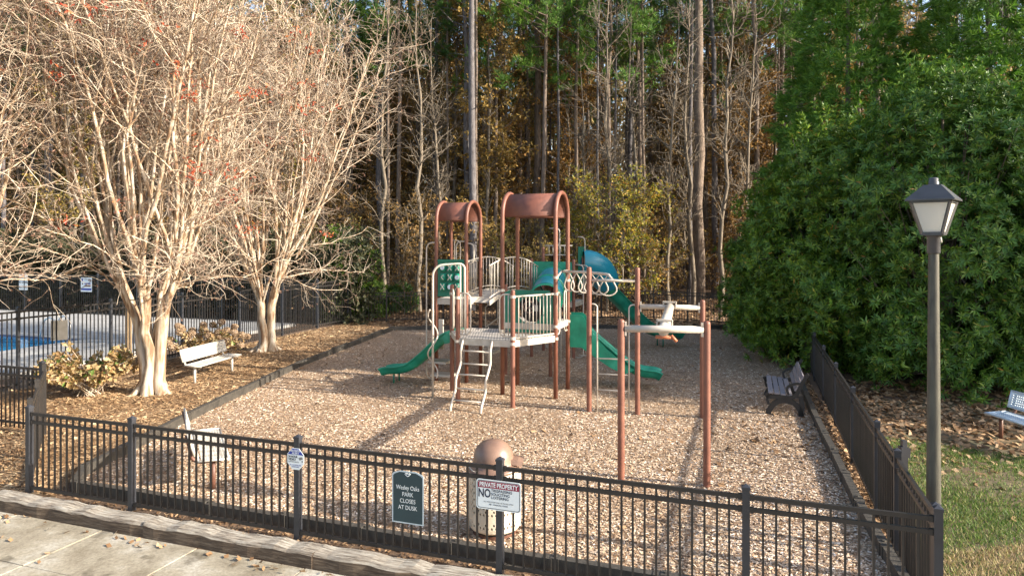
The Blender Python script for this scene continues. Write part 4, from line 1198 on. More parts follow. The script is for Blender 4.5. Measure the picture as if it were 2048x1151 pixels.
def steel_bench(label, loc, rz, seatm, legm, L=1.75):
    """perforated steel bench: faces local +x, runs along local y"""
    t = thing('park_bench', label, 'bench', loc, rz, 'perforated steel benches')
    def seat(u, v):
        x = 0.02 + 0.36 * u; z = 0.45 - 0.02 * math.sin(u * math.pi)
        if u > 0.93: z -= 0.03 * (u - 0.93) / 0.07
        return (x, (v - 0.5) * L, z)
    o = perforated(seat, 9, 40, 0.3, lambda i, j: i in (0, 8) or j in (0, 39) or j % 13 == 12).build('seat', seatm, t); solidify(o, 0.012)
    def back(u, v):
        return (-0.07 - 0.075 * u, (v - 0.5) * L, 0.54 + 0.28 * u)
    o = perforated(back, 7, 40, 0.3, lambda i, j: i in (0, 6) or j in (0, 39) or j % 13 == 12).build('backrest', seatm, t); solidify(o, 0.014)
    m_ = MB()
    for (ax_, bx, z0, z1) in ((-0.02, -0.02, 0.45, 0.45), (0.38, 0.38, 0.435, 0.435), (-0.07, -0.07, 0.54, 0.54), (-0.145, -0.145, 0.82, 0.82)):
        m_.tube([(ax_, -L / 2 - 0.01, z0), (bx, L / 2 + 0.01, z1)], 0.017, 8)
    for sgn in (-1, 1):
        m_.tube([(-0.02, sgn * (L / 2 + 0.005), 0.45), (0.38, sgn * (L / 2 + 0.005), 0.435)], 0.017, 8); m_.tube([(-0.07, sgn * (L / 2 + 0.005), 0.54), (-0.145, sgn * (L / 2 + 0.005), 0.82)], 0.017, 8)
    m_.build('rim', seatm, t, True)
    for sgn in (-1, 1):
        y = sgn * (L / 2 - 0.12)
        m_ = MB(); m_.tube([(0.18, y, -0.05), (0.18, y, 0.42)], 0.033, 10); m_.build('leg', legm, t, True)
        m_ = MB(); m_.tube(smooth_path([(0.36, y, 0.41), (0.18, y, 0.40), (0.0, y, 0.41), (-0.09, y, 0.47), (-0.125, y, 0.62), (-0.165, y, 0.80)], 3), 0.024, 8); m_.build('support_arm', legm, t, True)
    return t
bx = steel_bench('white perforated steel bench seen end on behind the front fence', (-4.76, 10.31, 0), 0, M['dirtywhite'], M['legbrown'])
bx.rotation_euler = (0, 0, math.atan2(1.75, -0.90) - R(90))
bx = steel_bench('white steel bench facing the play area between the two pale trees', (-7.95, 17.85, 0), math.atan2(1.6, 0.28) - R(90), M['white'], M['white'], 1.85)
bx = steel_bench('pale bluish perforated bench on the grass at the right edge', (9.0, 11.5, 0), R(180 + 6), M['bluewhite'], M['legbrown'], 1.7)

# slatted bench by the right fence, facing the play structure (local -x)
bc = np.array([6.02, 14.65, 0])
t = thing('slatted_bench', 'dark bench with grey slats against the right fence', 'bench', tuple(bc), math.atan2(V[1], V[0]) - R(90))
L = 1.85
for k in range(4):
    m_ = MB(); m_.box((-0.46 + 0.118 * k, 0, 0.445 - 0.012 * k), (0.1, L, 0.035)); m_.build('seat_slat', M['slat'], t, bevel=0.006)
for k in range(3):
    a = R(62); c = np.array([0.02 + 0.058 * k, 0, 0.55 + 0.108 * k])
    m_ = MB(); m_.box(c, (0.1, L, 0.035), (np.array([math.cos(a), 0, math.sin(a)]), np.array([0, 1, 0]), np.array([-math.sin(a), 0, math.cos(a)]))); m_.build('back_slat', M['slat'], t, bevel=0.006)
for y in (-L / 2 + 0.03, L / 2 - 0.03):
    m_ = MB()
    def strip(pts, ws, th=0.07):
        P = np.array(pts, float); T_ = unit(np.gradient(P, axis=0)); nn = np.stack([-T_[:, 1], T_[:, 0]], 1)
        n_ = len(P); v_ = []
        for yy in (y - th / 2, y + th / 2):
            for p_, q_, w_ in zip(P, nn, ws):
                for sg_ in (1, -1):
                    v_.append((p_[0] + q_[0] * w_ / 2 * sg_, yy, p_[1] + q_[1] * w_ / 2 * sg_))
        f_ = []
        for i in range(n_ - 1):
            a0 = 2 * i; b0 = a0 + 2 * n_
            f_ += [(a0, a0 + 1, a0 + 3, a0 + 2), (b0, b0 + 2, b0 + 3, b0 + 1), (a0, a0 + 2, b0 + 2, b0), (a0 + 1, b0 + 1, b0 + 3, a0 + 3)]
        e0 = 2 * (n_ - 1); f_ += [(0, 2 * n_, 2 * n_ + 1, 1), (e0, e0 + 1, 2 * n_ + e0 + 1, 2 * n_ + e0)]
        m_.add(v_, f_)
    strip(smooth_path([(-0.52, 0.0), (-0.47, 0.12), (-0.36, 0.25), (-0.2, 0.30), (-0.02, 0.26), (0.08, 0.14), (0.12, 0.0)], 3), [0.10] * 19)
    strip(smooth_path([(-0.54, 0.43), (-0.50, 0.36), (-0.3, 0.37), (-0.1, 0.37), (0.02, 0.42), (0.08, 0.56), (0.20, 0.80), (0.25, 0.86)], 3), np.linspace(0.09, 0.06, 22))
    strip([(-0.50, 0.2), (-0.53, 0.3), (-0.51, 0.4)], [0.05] * 3)
    strip(smooth_path([(0.10, 0.66), (-0.05, 0.63), (-0.15, 0.55), (-0.12, 0.42)], 3), [0.045] * 10)
    strip(smooth_path([(0.10, 0.0), (0.13, 0.2), (0.10, 0.42)], 3), [0.09] * 7)
    m_.build('end_frame', M['cast'], t)

# litter bin
t = thing('trash_can', 'beige perforated trash can with brown dome lid behind the fence', 'trash can', (-0.21, 8.30, 0))
NS = 10; rb = 0.315
def drum(u, v):
    a = u * 2 * math.pi + R(11); seg = 2 * math.pi / NS
    k = ((a % seg) - seg / 2); r = rb * math.cos(seg / 2) / math.cos(k)
    r = r * 0.75 + rb * 0.25
    if v < 0.06: r -= 0.05 * (1 - v / 0.06)
    return (r * math.cos(a), r * math.sin(a), 0.05 + 0.74 * v)
def sol(i, j):
    if j in (0, 1, 18): return True
    if j in (4, 5): return True
    return (i % 8 in (3, 7)) or ((i + j) % 2 == 1)
o = perforated(drum, 80, 19, 0.44, sol).build('drum', M['can'], t, False); solidify(o, 0.012)
m_ = MB(); m_.lathe([(0.001, 0.03), (0.26, 0.03), (0.285, 0.06), (0.285, 0.78)], 24); m_.build('liner', M['black'], t, True)
m_ = MB(); m_.lathe([(0.27, 0.0), (0.27, 0.05)], 20); m_.build('foot_ring', M['legbrown'], t, True)
m_ = MB()
m_.lathe([(0.29, -0.02), (0.335, -0.025), (0.345, -0.01), (0.33, 0.012), (0.262, 0.03), (0.252, 0.06), (0.246, 0.11), (0.228, 0.19), (0.185, 0.26), (0.12, 0.305), (0.05, 0.325), (0.001, 0.328)], 40)
lid_ = m_.build('dome_lid', M['lid'], t, True, loc=(-0.01, 0, 0.785)); lid_.rotation_euler = (0, R(-4), 0)
m_ = MB(); m_.sweep([(0.20, -0.02, 0.09), (0.30, -0.03, 0.075), (0.36, -0.035, 0.05)], [(-0.12, -0.04), (-0.10, 0.015), (0.10, 0.015), (0.12, -0.04)], (0.1, 1, 0), 0.012)
m_.build('chute_hood', M['lid'], lid_)

# lamp post
t = thing('lamp_post', 'tall lamp post with square black lantern beside the fence corner', 'street lamp', (4.286, 6.94, 0))
m_ = MB(); m_.lathe([(0.11, 0), (0.11, 0.05), (0.075, 0.09), (0.071, 0.2), (0.062, 1.6), (0.048, 3.40)], 20); m_.build('pole', M['lamp_pole'], t, True)
m_ = MB(); m_.lathe([(0.001, 3.39), (0.058, 3.39), (0.062, 3.40), (0.062, 3.55), (0.075, 3.57), (0.075, 3.585), (0.001, 3.585)], 16); m_.build('collar', M['lamp_black'], t, True)
lant = thing('lantern', None, None, (0, 0, 3.58), R(-42)); lant.parent = t
wb, wt, h = 0.088, 0.172, 0.335
m_ = MB()
cor = [(1, 1), (-1, 1), (-1, -1), (1, -1)]
for sx, sy in cor:
    m_.bar((sx * wb, sy * wb, 0.01), (sx * wt, sy * wt, h), 0.024, 0.024, (sx, -sy, 0))
for k in range(4):
    (x0, y0), (x1, y1) = cor[k], cor[(k + 1) % 4]
    m_.bar((x0 * wb, y0 * wb, 0.012), (x1 * wb, y1 * wb, 0.012), 0.026, 0.032); m_.bar((x0 * wt, y0 * wt, h), (x1 * wt, y1 * wt, h), 0.026, 0.03)
m_.box((0, 0, 0.0), (wb * 2, wb * 2, 0.02))
m_.build('lantern_frame', M['lamp_black'], lant)
for k in range(4):
    (x0, y0), (x1, y1) = cor[k], cor[(k + 1) % 4]; nx, ny = -(x0 + x1) / 2, -(y0 + y1) / 2
    q = 0.985
    m_ = MB(); m_.slab([(x0 * wb * q, y0 * wb * q, 0.02), (x1 * wb * q, y1 * wb * q, 0.02), (x1 * wt * q, y1 * wt * q, h), (x0 * wt * q, y0 * wt * q, h)], (nx, ny, 0), 0.004)
    m_.build('lens', M['lens'], lant)
m_ = MB(); w = 0.216
v_ = [(-w, -w, h + 0.005), (w, -w, h + 0.005), (w, w, h + 0.005), (-w, w, h + 0.005), (-w, -w, h + 0.02), (w, -w, h + 0.02), (w, w, h + 0.02), (-w, w, h + 0.02), (-0.075, -0.075, h + 0.17), (0.075, -0.075, h + 0.17), (0.075, 0.075, h + 0.17), (-0.075, 0.075, h + 0.17)]
m_.add(v_, [(3, 2, 1, 0)] + [(a, (a + 1) % 4, 4 + (a + 1) % 4, 4 + a) for a in range(4)] + [(4 + a, 4 + (a + 1) % 4, 8 + (a + 1) % 4, 8 + a) for a in range(4)] + [(8, 9, 10, 11)])
m_.build('lantern_roof', M['lamp_black'], lant)
m_ = MB(); m_.lathe([(0.05, h + 0.16), (0.05, h + 0.20), (0.044, h + 0.205), (0.044, h + 0.235), (0.03, h + 0.245), (0.001, h + 0.245)], 16); m_.build('photocell', M['lamp_black'], lant, True)
m_ = MB(); m_.lathe([(0.001, 0.02), (0.03, 0.02), (0.035, 0.10), (0.045, 0.17), (0.03, 0.22), (0.001, 0.235)], 14); m_.build('bulb', M['white'], lant, True)
m_ = MB(); m_.tube([(0.075, 0.02, 3.56), (0.085, 0.02, 3.50)], 0.016, 8); m_.build('cable_gland', M['white'], t, True)

# ------------------------------------------------------------------ trees
def myrtle(name, label, loc, seed, height=10.2, spread=3.0, prim=5, lean=(0, 0), per=(6, 7, 3), red=10, low=20, rz=0.0):
    g = np.random.default_rng(seed)
    t = thing(name, label, 'tree', loc, rz, 'pale multi stemmed trees beside the play area')
    n0 = prim
    az = np.arange(n0) * 2 * math.pi / n0 + g.uniform(-0.3, 0.3, n0)
    # fused lower trunks
    K0 = 9
    zs = np.linspace(-0.08, 3.0, K0)
    ro = np.interp(zs, [-0.08, 0.15, 0.6, 1.4, 2.2, 3.0], [0.22, 0.165, 0.145, 0.205, 0.36, 0.72])
    out = np.stack([np.cos(az), np.sin(az), np.zeros(n0)], 1)
    P0 = out[:, None] * ro[None, :, None] * g.uniform(0.75, 1.25, (n0, 1, 1)) + np.array([0, 0, 1.0]) * zs[None, :, None] + np.array([*lean, 0]) * (zs[None, :, None] / 3)
    P0 = P0 + g.normal(size=P0.shape) * np.array([0.03, 0.03, 0])
    R0 = np.interp(zs, [-0.08, 0.1, 0.6, 1.6, 3.0], [0.17, 0.135, 0.12, 0.115, 0.075])[None] * g.uniform(0.85, 1.15, (n0, 1))
    # root flare
    ra = g.uniform(0, 6.28, 7)
    PR_ = np.stack([np.stack([np.cos(ra) * r_, np.sin(ra) * r_, np.full(7, z_)], 1) for r_, z_ in ((0.14, 0.30), (0.25, 0.10), (0.42, 0.01), (0.62, -0.06))], 1)
    RR_ = np.tile(np.array([0.10, 0.09, 0.055, 0.02]), (7, 1))
    # stems from the crotch upwards
    ns = 9
    st = np.repeat(np.arange(n0), ns)
    k0 = g.integers(4, 9, len(st))
    start = P0[st, k0]
    top_r = spread * np.sqrt(g.uniform(0.03, 1.0, len(st))); ta = az[st] + g.normal(size=len(st)) * 0.55
    tip = np.stack([np.cos(ta) * top_r + lean[0] * 2, np.sin(ta) * top_r + lean[1] * 2, height * g.uniform(0.82, 1.04, len(st))], 1)
    K1 = 12
    w = np.linspace(0, 1, K1)[None, :, None]
    P1_ = start[:, None] * (1 - w) + tip[:, None] * w
    bulge = np.sin(w * math.pi) * (out[st][:, None] * 0.45 * (1 - w) + 0)
    P1_ = P1_ + bulge + np.cumsum(g.normal(size=P1_.shape), 1) * 0.05 * np.array([1, 1, 0.1]) * np.minimum(w * 4, 1)
    r1 = g.uniform(0.034, 0.060, len(st))
    R1 = r1[:, None] * np.linspace(1, 0.26, K1)[None] ** 0.8
    v, f = join([tubes(P0, R0, 10), tubes(PR_, RR_, 8), tubes(P1_, R1, 7)])
    link('trunk', array_mesh('trunk', v, f, M['myrtle'], True), t)
    p, tg, r = along(P1_, R1, g, per[0], 0.22, 0.97)
    B1, S1 = shoots(p, tg, r, g, 2.3, 8, 0.46, 0.045, 0.15, 0.021, 0.0075)
    # low outward limbs
    p, tg, r = along(P0, R0, g, max(1, low // n0), 0.72, 1.0)
    od = unit(p * np.array([1, 1, 0]) + 1e-3) 
    B2, S2 = shoots(p, unit(od * 0.9 + np.array([0, 0, 0.5])), r, g, 3.2, 11, 0.3, 0.02, 0.2, 0.022, 0.008)
    v, f = join([tubes(B1, S1, 5), tubes(B2, S2, 5)])
    link('limbs', array_mesh('limbs', v, f, M['myrtle'], True), t)
    parts = []; tips = []
    for B, S_, m in ((B1, S1, per[1]), (B2, S2, per[1] + 4), (P1_[:, 6:], R1[:, 6:], 12)):
        p, tg, r = along(B, S_, g, m, 0.2, 1.0)
        C, SC = shoots(p, tg, r, g, 0.95, 6, 0.5, 0.02, 0.24, 0.0095, 0.0048)
        parts.append(tubes(C, SC, 3))
        p, tg, r = along(C, SC, g, per[2], 0.2, 1.0)
        E, SE = shoots(p, tg, r, g, 0.5, 4, 0.55, 0.0, 0.32, 0.0072, 0.004)
        parts.append(tubes(E, SE, 3)); tips.append(E[:, -1])
    v, f = join(parts)
    link('crown', array_mesh('twigs', v, f, M['twig']), t)
    tips = np.concatenate(tips)
    view = unit(np.array([loc[0] * math.cos(rz) + loc[1] * math.sin(rz), -loc[0] * math.sin(rz) + loc[1] * math.cos(rz), 0.0]))
    q = tips[g.integers(0, len(tips), 5200)]
    v, f = leaves(q, unit(g.normal(size=q.shape)), g, 5, 0.035, 0.022, (0.4, 1.4))
    link('seed_heads', array_mesh('seed_heads', v, f, M['seedpod']), t, kind='stuff')
    front_ = tips[(tips[:, 2] > 3.2) & (tips[:, 2] < 8.5) & (tips @ view < -0.8)]
    cc = front_[g.integers(0, len(front_), red)]
    for c in cc:
        q = c + g.normal(size=(int(g.integers(4, 14)), 3)) * np.array([0.15, 0.15, 0.09])
        v, f = leaves(q, unit(g.normal(size=q.shape) + np.array([0, 0, -0.6])), g, 2, 0.11, 0.045, (0.4, 1.2))
        link('red_leaves', array_mesh('red_leaves', v, f, M['redleaf']), t)
    return t

myrtle('crape_myrtle', 'pale bare tree with fluted trunk standing nearer, beside the leafy brown shrub', (-8.38, 15.9, 0), 11, red=30)
myrtle('crape_myrtle', 'pale bare tree farther back, past the end of the white bench', (-8.0, 22.2, 0), 12, 10.8, 3.9, red=30, rz=1.0)
myrtle('crape_myrtle', 'pale bare tree at the left edge, only its limbs in view', (-11.6, 13.3, 0), 13, 10.2, 3.2, red=10, low=15, rz=2.0)

# --- woodland trees
def pine_meshes(seed, h, r, live=0.55, bark='pinebark', stubs=10, needle='needles'):
    g = np.random.default_rng(seed)
    K = 12; zs = np.linspace(-0.1, h, K)
    P = np.stack([np.cumsum(g.normal(size=K)) * 0.07, np.cumsum(g.normal(size=K)) * 0.07, zs], 1)[None]
    Rr = (r * np.interp(zs / h, [0, 0.03, 0.4, 0.75, 1], [1.25, 1.0, 0.82, 0.5, 0.08]))[None]
    p, tg, rr = along(P, Rr, g, stubs, 0.18, live)
    B0, S0 = shoots(p, np.tile([0, 0, 1.0], (len(p), 1)), rr, g, 1.1, 4, 0.85, -0.02, 0.2, 0.025, 0.008)
    p, tg, rr = along(P, Rr, g, 26, live, 0.99)
    hgt = (p[:, 2] / h - live) / (1 - live)
    B, S_ = shoots(p, np.tile([0, 0, 1.0], (len(p), 1)), rr, g, 2.6, 6, 0.8, 0.06, 0.12, 0.045, 0.012)
    v, f = join([tubes(P, Rr, 9), tubes(B0, S0, 4), tubes(B, S_, 4)])
    trunk = array_mesh('trunk', v, f, M[bark], True)
    c, ax, _ = along(B, S_, g, 15, 0.35, 1.0)
    c = c + g.normal(size=c.shape) * 0.22
    v, f = leaves(c, ax + np.array([0, 0, 0.5]), g, 13, 0.34, 0.035, (0.3, 1.5), 0.1)
    return trunk, array_mesh('crown', v, f, M[needle])

def hardwood_meshes(seed, h, r, leafm=None, nleaf=0, spread=0.55, n1=26, low=0.25, lsize=0.13, bark='greybark', blen=1.7):
    g = np.random.default_rng(seed)
    K = 12; zs = np.linspace(-0.1, h, K)
    P = np.stack([np.cumsum(g.normal(size=K)) * 0.11, np.cumsum(g.normal(size=K)) * 0.11, zs], 1)[None]
    Rr = (r * np.interp(zs / h, [0, 0.03, 0.5, 1], [1.3, 1.0, 0.65, 0.1]))[None]
    p, tg, rr = along(P, Rr, g, n1, low, 0.98)
    B, S_ = shoots(p, tg, rr, g, blen, 7, spread, 0.05, 0.16, 0.035, 0.009)
    p, tg, rr = along(B, S_, g, 8, 0.15, 1.0)
    C, SC = shoots(p, tg, rr, g, 0.7, 4, 0.55, 0.02, 0.25, 0.014, 0.007)
    v, f = join([tubes(P, Rr, 8), tubes(B, S_, 4), tubes(C, SC, 3)])
    trunk = array_mesh('trunk', v, f, M[bark], True)
    crown = None
    if leafm:
        c, ax, _ = along(C, SC, g, max(1, nleaf // len(C)), 0.2, 1.0)
        c = c + g.normal(size=c.shape) * 0.12
        v, f = leaves(c, unit(g.normal(size=c.shape) + np.array([0, 0, -0.3])), g, 3, lsize, lsize * 0.6, (0.5, 1.5))
        crown = array_mesh('crown', v, f, M[leafm])
    return trunk, crown

def plant(name, label, cat, meshes, x, y, scale, rz, group=None):
    s_ = float((np.array([x, y, 0]) - FL) @ V)
    z = float(woods_rise(s_)) if s_ > 20 else 0
    t = thing(name, label, cat, (x, y, z - 0.02), rz, group)
    tr, cr = meshes
    sc_ = (scale,) * 3 if np.isscalar(scale) else scale
    link('trunk', tr, t, scale=sc_)
    if cr is not None: link('crown', cr, t, scale=sc_)
    return t

PINES = [pine_meshes(100 + k, 26 + 2 * (k % 3), 0.19 + 0.02 * (k % 2), 0.50 + 0.06 * (k % 3), 'pinebark' if k % 3 else 'pinebark2', 12) for k in range(5)]
BIGPINE = pine_meshes(140, 30, 0.30, 0.62, 'pinebark', 6)
GREYPINE = pine_meshes(141, 29, 0.20, 0.66, 'pinebark2', 4)
BARE = [hardwood_meshes(200 + k, 11 + 2.2 * k, 0.075 + 0.015 * k, spread=0.5, n1=34 + 5 * k) for k in range(4)]
BROWN = [hardwood_meshes(220 + k, 12 + 3 * k, 0.10, 'oakleaf', 2400, n1=44, lsize=0.16, low=0.15, blen=2.1) for k in range(3)]
YELLOW = [hardwood_meshes(240 + k, 6.5 + 1.2 * k, 0.06, 'yelleaf', 1350, spread=0.7, n1=34, low=0.12, lsize=0.13, blen=2.1) for k in range(2)]
BRUSH = [hardwood_meshes(260 + k, 4.2 + k, 0.035, 'oakleaf', 650, spread=0.6, n1=30, low=0.05, lsize=0.12, blen=1.3) for k in range(3)]

YPINE = [pine_meshes(150 + k, 17 + 3 * k, 0.11 + 0.01 * k, 0.52, 'pinebark', 6, 'youngneedles') for k in range(3)]
g = np.random.default_rng(50)
def wx(px, y): return (px - 1024) / 1365 * y
# pines that stand out
plant('pine_tree', 'straight blue grey pine trunk rising behind the left arched roof', 'tree', GREYPINE, wx(945, 35), 35, 1.0, 0.3, 'pines in the woods')
plant('pine_tree', 'thickest dark pine trunk in the woods, right of the play structure', 'tree', BIGPINE, wx(1396, 36), 36, 1.0, 1.0, 'pines in the woods')
pine_labels = {932: 'brown pine trunk close to the left of the blue grey trunk', 980: 'pale brown pine trunk standing between the two arched roofs',
               1083: 'pine trunk rising behind the right end of the nearer arched roof', 1212: 'pine trunk over the middle of the yellow leaved trees',
               1428: 'pine close to the right of the thickest dark trunk', 1745: 'pine showing between the two feathery cypresses',
               700: 'pine standing behind the right side of the farther bare tree', 1510: 'pine trunk midway from the thickest trunk to the evergreens',
               1600: 'pine partly hidden by the left edge of the evergreens'}
named = [(932, 39, 1), (980, 42, 1.0), (1083, 41, 1.15), (1055, 45, .95), (1212, 47, 0.95), (1428, 40, 1.0), (1510, 43, 0.9), (1010, 50, 1), (1130, 46, 1), (1180, 52, 1),
         (1260, 44, .9), (1330, 47, 1), (1470, 50, 1), (760, 42, 1), (820, 46, 1), (870, 44, 1), (700, 45, 1), (640, 40, 1), (560, 46, 1), (1560, 47, 1), (1600, 40, 1.05), (1745, 34, 1.0)]
k = 0
for px, y, s_ in named:
    plant('pine_tree', pine_labels.get(px, 'tall pine in the woods behind the low back fence'), 'tree', PINES[k % 5], wx(px, y), y, s_, g.uniform(0, 6.28), 'tall pines behind the back fence'); k += 1
for _ in range(70):
    y = g.uniform(44, 74); x = g.uniform(-0.82, 0.80) * y
    plant('pine_tree', 'tall pine in the woods behind the low back fence', 'tree', PINES[k % 5], x, y, g.uniform(0.85, 1.12), g.uniform(0, 6.28), 'tall pines behind the back fence'); k += 1
for px, y, i, s_ in ((985, 38, 1, 1.1), (1085, 37, 2, 1.05), (1140, 38.5, 1, 1.1), (1215, 37, 2, 1.0), (1290, 39, 1, 1.15), (1520, 38, 2, 1.1), (1640, 37, 1, 1.1), (800, 40, 2, 1.1), (690, 41, 2, 1)):
    plant('young_pine_tree', 'slim young pine with soft green boughs halfway up the woods', 'tree', YPINE[i], wx(px, y), y, s_, g.uniform(0, 6.28), 'slim young pines with green boughs')
for i in range(150):
    y = g.uniform(36, 66); x = g.uniform(-0.75, 0.72) * y
    th_ = g.uniform(0.35, 0.62)
    plant('slim_pine_tree', 'slim straight pine trunk crowded among the others in the woods', 'tree', PINES[i % 5], x, y, (th_, th_, g.uniform(0.75, 1.0)), g.uniform(0, 6.28), 'slim pines crowded in the woods')
for i in range(30):
    y = g.uniform(34.5, 58); x = g.uniform(-0.5, 0.62) * y
    plant('bare_tree', 'slender leafless tree among the pines', 'tree', BARE[i % 4], x, y, g.uniform(0.8, 1.15), g.uniform(0, 6.28), 'slender leafless trees in the woods')
for px, y, i in ((1335, 34, 2), (1385, 34.5, 3), (1450, 33.5, 3), (1275, 35, 2), (1490, 34, 2), (1175, 36, 1), (835, 35, 3), (880, 36.5, 2), (770, 35, 3), (1230, 34.6, 3)):
    plant('bare_tree', 'slender leafless tree among the pines', 'tree', BARE[i], wx(px, y), y, 1.0, g.uniform(0, 6.28), 'slender leafless trees in the woods')
for i in range(95):
    y = g.uniform(37, 66); x = g.uniform(-0.8, 0.75) * y
    plant('brown_leaved_tree', 'tree holding brown autumn leaves deep in the woods', 'tree', BROWN[i % 3], x, y, g.uniform(0.9, 1.4), g.uniform(0, 6.28), 'brown leaved trees in the woods')
for px, y, i, s_, lab in ((1240, 33.5, 0, 0.95, 'nearest and widest of the yellow leaved small trees beyond the back fence'), (1190, 34.5, 1, 0.85, 'yellow leaved small tree just right of the nearer arched roof'),
                          (1290, 34.2, 1, 0.8, 'rightmost of the yellow leaved small trees beyond the back fence'), (1150, 37, 0, 0.8, 'farthest yellow leaved small tree, half hidden behind the others')):
    plant('yellow_leaved_tree', lab, 'tree', YELLOW[i], wx(px, y), y, s_, g.uniform(0, 6.28), 'small yellow leaved trees behind the fence')
for i in range(150):
    y = g.uniform(33, 62); x = g.uniform(-0.42, 0.5) * y
    if y < 33.5 and abs(x) > 8: continue
    plant('bare_shrub', 'thin brown understory shrub below the pines', 'shrub', BRUSH[i % 3], x, y, g.uniform(0.7, 1.2), g.uniform(0, 6.28), 'understory shrubs in the woods')

# the woods farther back read as one mass
g = np.random.default_rng(77)
n = 105000
y = g.uniform(62, 105, n); x = g.uniform(-0.95, 0.95, n) * y
zmax = 14 + 16 * (0.5 + 0.5 * np.sin(x * 0.21 + 2 * np.sin(y * 0.13)))
z = zmax * g.uniform(0, 1, n) ** 0.9 + woods_rise((x - FL[0]) * V[0] + (y - FL[1]) * V[1])
c = np.stack([x, y, z], 1)
v, f = leaves(c, unit(g.normal(size=c.shape)), g, 1, 0.74, 0.5, (0.2, 1.4))
tag(link('distant_woodland', array_mesh('distant_woodland', v, f, M['farleaf'])), 'deep woods beyond the nearer trees, brown and olive leaves', 'woods', kind='stuff')
n = 420
y = g.uniform(66, 105, n); x = g.uniform(-0.95, 0.95, n) * y; z0 = woods_rise((x - FL[0]) * V[0] + (y - FL[1]) * V[1])
zz = np.linspace(0, 1, 5)
P = np.stack([x[:, None] + g.normal(size=(n, 5)) * 0.12, y[:, None] + np.zeros((n, 5)), z0[:, None] + zz[None] * g.uniform(18, 30, n)[:, None]], -1)
v, f = tubes(P, g.uniform(0.1, 0.24, n)[:, None] * np.linspace(1, 0.4, 5)[None], 6)
tag(link('distant_trunks', array_mesh('distant_trunks', v, f, M['greybark'])), 'far trunks of the deep woods beyond the nearer pines', 'woods', kind='stuff')

# --- evergreens
def crown_points(g, n, prof, lump=0.25, shell=0.35):
    """points in a rounded crown: prof = [(z, radius)], denser near the surface, with bulges"""
    zs, rs = np.array(prof).T
    wz = np.interp(np.linspace(0, 1, 200) * (zs[-1] - zs[0]) + zs[0], zs, rs); cdf = np.cumsum(wz); cdf /= cdf[-1]
    z = np.interp(g.uniform(size=n), cdf, np.linspace(zs[0], zs[-1], 200))
    a = g.uniform(0, 6.28, n)
    b = 1 + lump * (np.sin(3 * a + z * 2.1) * 0.45 + np.sin(5 * a - z * 3.3 + 1) * 0.35 + np.sin(z * 4.4 + 2 * a) * 0.4)
    rr = np.interp(z, zs, rs) * b * (1 - shell * g.uniform(0, 1, n) ** 2.2) * (1 + 0.16 * g.uniform(0, 1, n) ** 5)
    slope = np.interp(z, (zs[:-1] + zs[1:]) / 2, -np.diff(rs) / np.diff(zs))
    c = np.stack([np.cos(a) * rr, np.sin(a) * rr, z], 1)
    ax = unit(np.stack([np.cos(a), np.sin(a), np.clip(slope, -0.6, 2.0)], 1) + g.normal(size=(n, 3)) * 0.35)
    return c, ax

def laurel(seed, h, r, n=3800):
    g = np.random.default_rng(seed)
    c, ax = crown_points(g, n // 5, [(0.15, r * 0.78), (h * 0.15, r * 1.0), (h * 0.45, r), (h * 0.7, r * 0.82), (h * 0.88, r * 0.5), (h, r * 0.08)], 0.34)
    c = np.repeat(c, 7, 0); ax = np.repeat(ax, 7, 0)
    c = c + g.normal(size=c.shape) * 0.15 + ax * g.uniform(-0.12, 0.16, (len(c), 1)); ax = unit(ax + g.normal(size=c.shape) * 0.4)
    v, f = leaves(c, ax + np.array([0, 0, 0.25]), g, 9, 0.175, 0.043, (0.75, 1.25), 0.22, 0.12)
    # leading shoots standing proud of the outline
    k_ = np.argsort(-c[:, 2] - g.uniform(0, h * 0.7, len(c)))[:70]
    sc_ = np.concatenate([c[k_] + ax[k_] * d_ + np.array([0, 0, d_ * 0.8]) for d_ in (0.1, 0.2, 0.3)]); sa_ = np.tile(unit(ax[k_] + np.array([0, 0, 1.2])), (3, 1))
    v2, f2 = leaves(sc_, sa_, g, 7, 0.15, 0.038, (0.4, 1.0), 0.22, 0.15)
    v, f = join([(v, f), (v2, f2)])
    crown = array_mesh('crown', v, f, M['laurel'])
    n2 = 90
    e = c[g.integers(0, len(c), n2)]
    w = np.linspace(0, 1, 5)[None, :, None]
    s0 = np.stack([g.normal(size=n2) * 0.15, g.normal(size=n2) * 0.15, g.uniform(0, h * 0.5, n2)], 1)
    P = s0[:, None] * (1 - w) + e[:, None] * w
    v, f = join([tubes(P, np.full((n2, 1), 0.03) * np.linspace(1, 0.3, 5)[None], 4),
                 tubes(np.array([[[0, 0, -0.1], [0.05, 0, h * 0.3], [0, 0.05, h * 0.6], [0, 0, h * 0.9]]]), np.array([[0.12, 0.1, 0.07, 0.02]]), 8)])
    return array_mesh('trunk', v, f, M['greybark'], True), crown

def cypress(seed, h, r, n=5200):
    g = np.random.default_rng(seed)
    c, ax = crown_points(g, n, [(0.3, r * 0.8), (h * 0.15, r), (h * 0.4, r * 0.92), (h * 0.75, r * 0.5), (h, r * 0.04)], 0.22, 0.4)
    v, f = leaves(c, ax + np.array([0, 0, -0.05]), g, 9, 0.30, 0.042, (0.2, 0.95), 0.05)
    v2, f2 = leaves(c + ax * 0.15, ax, g, 7, 0.24, 0.035, (0.3, 1.2), 0.05)
    v, f = join([(v, f), (v2, f2)])
    tv, tf = tubes(np.array([[[0, 0, -0.1], [0, 0, h * 0.5], [0, 0, h * 0.95]]]), np.array([[0.18, 0.1, 0.02]]), 8)
    return array_mesh('trunk', tv, tf, M['pinebark'], True), array_mesh('crown', v, f, M['cypress'])

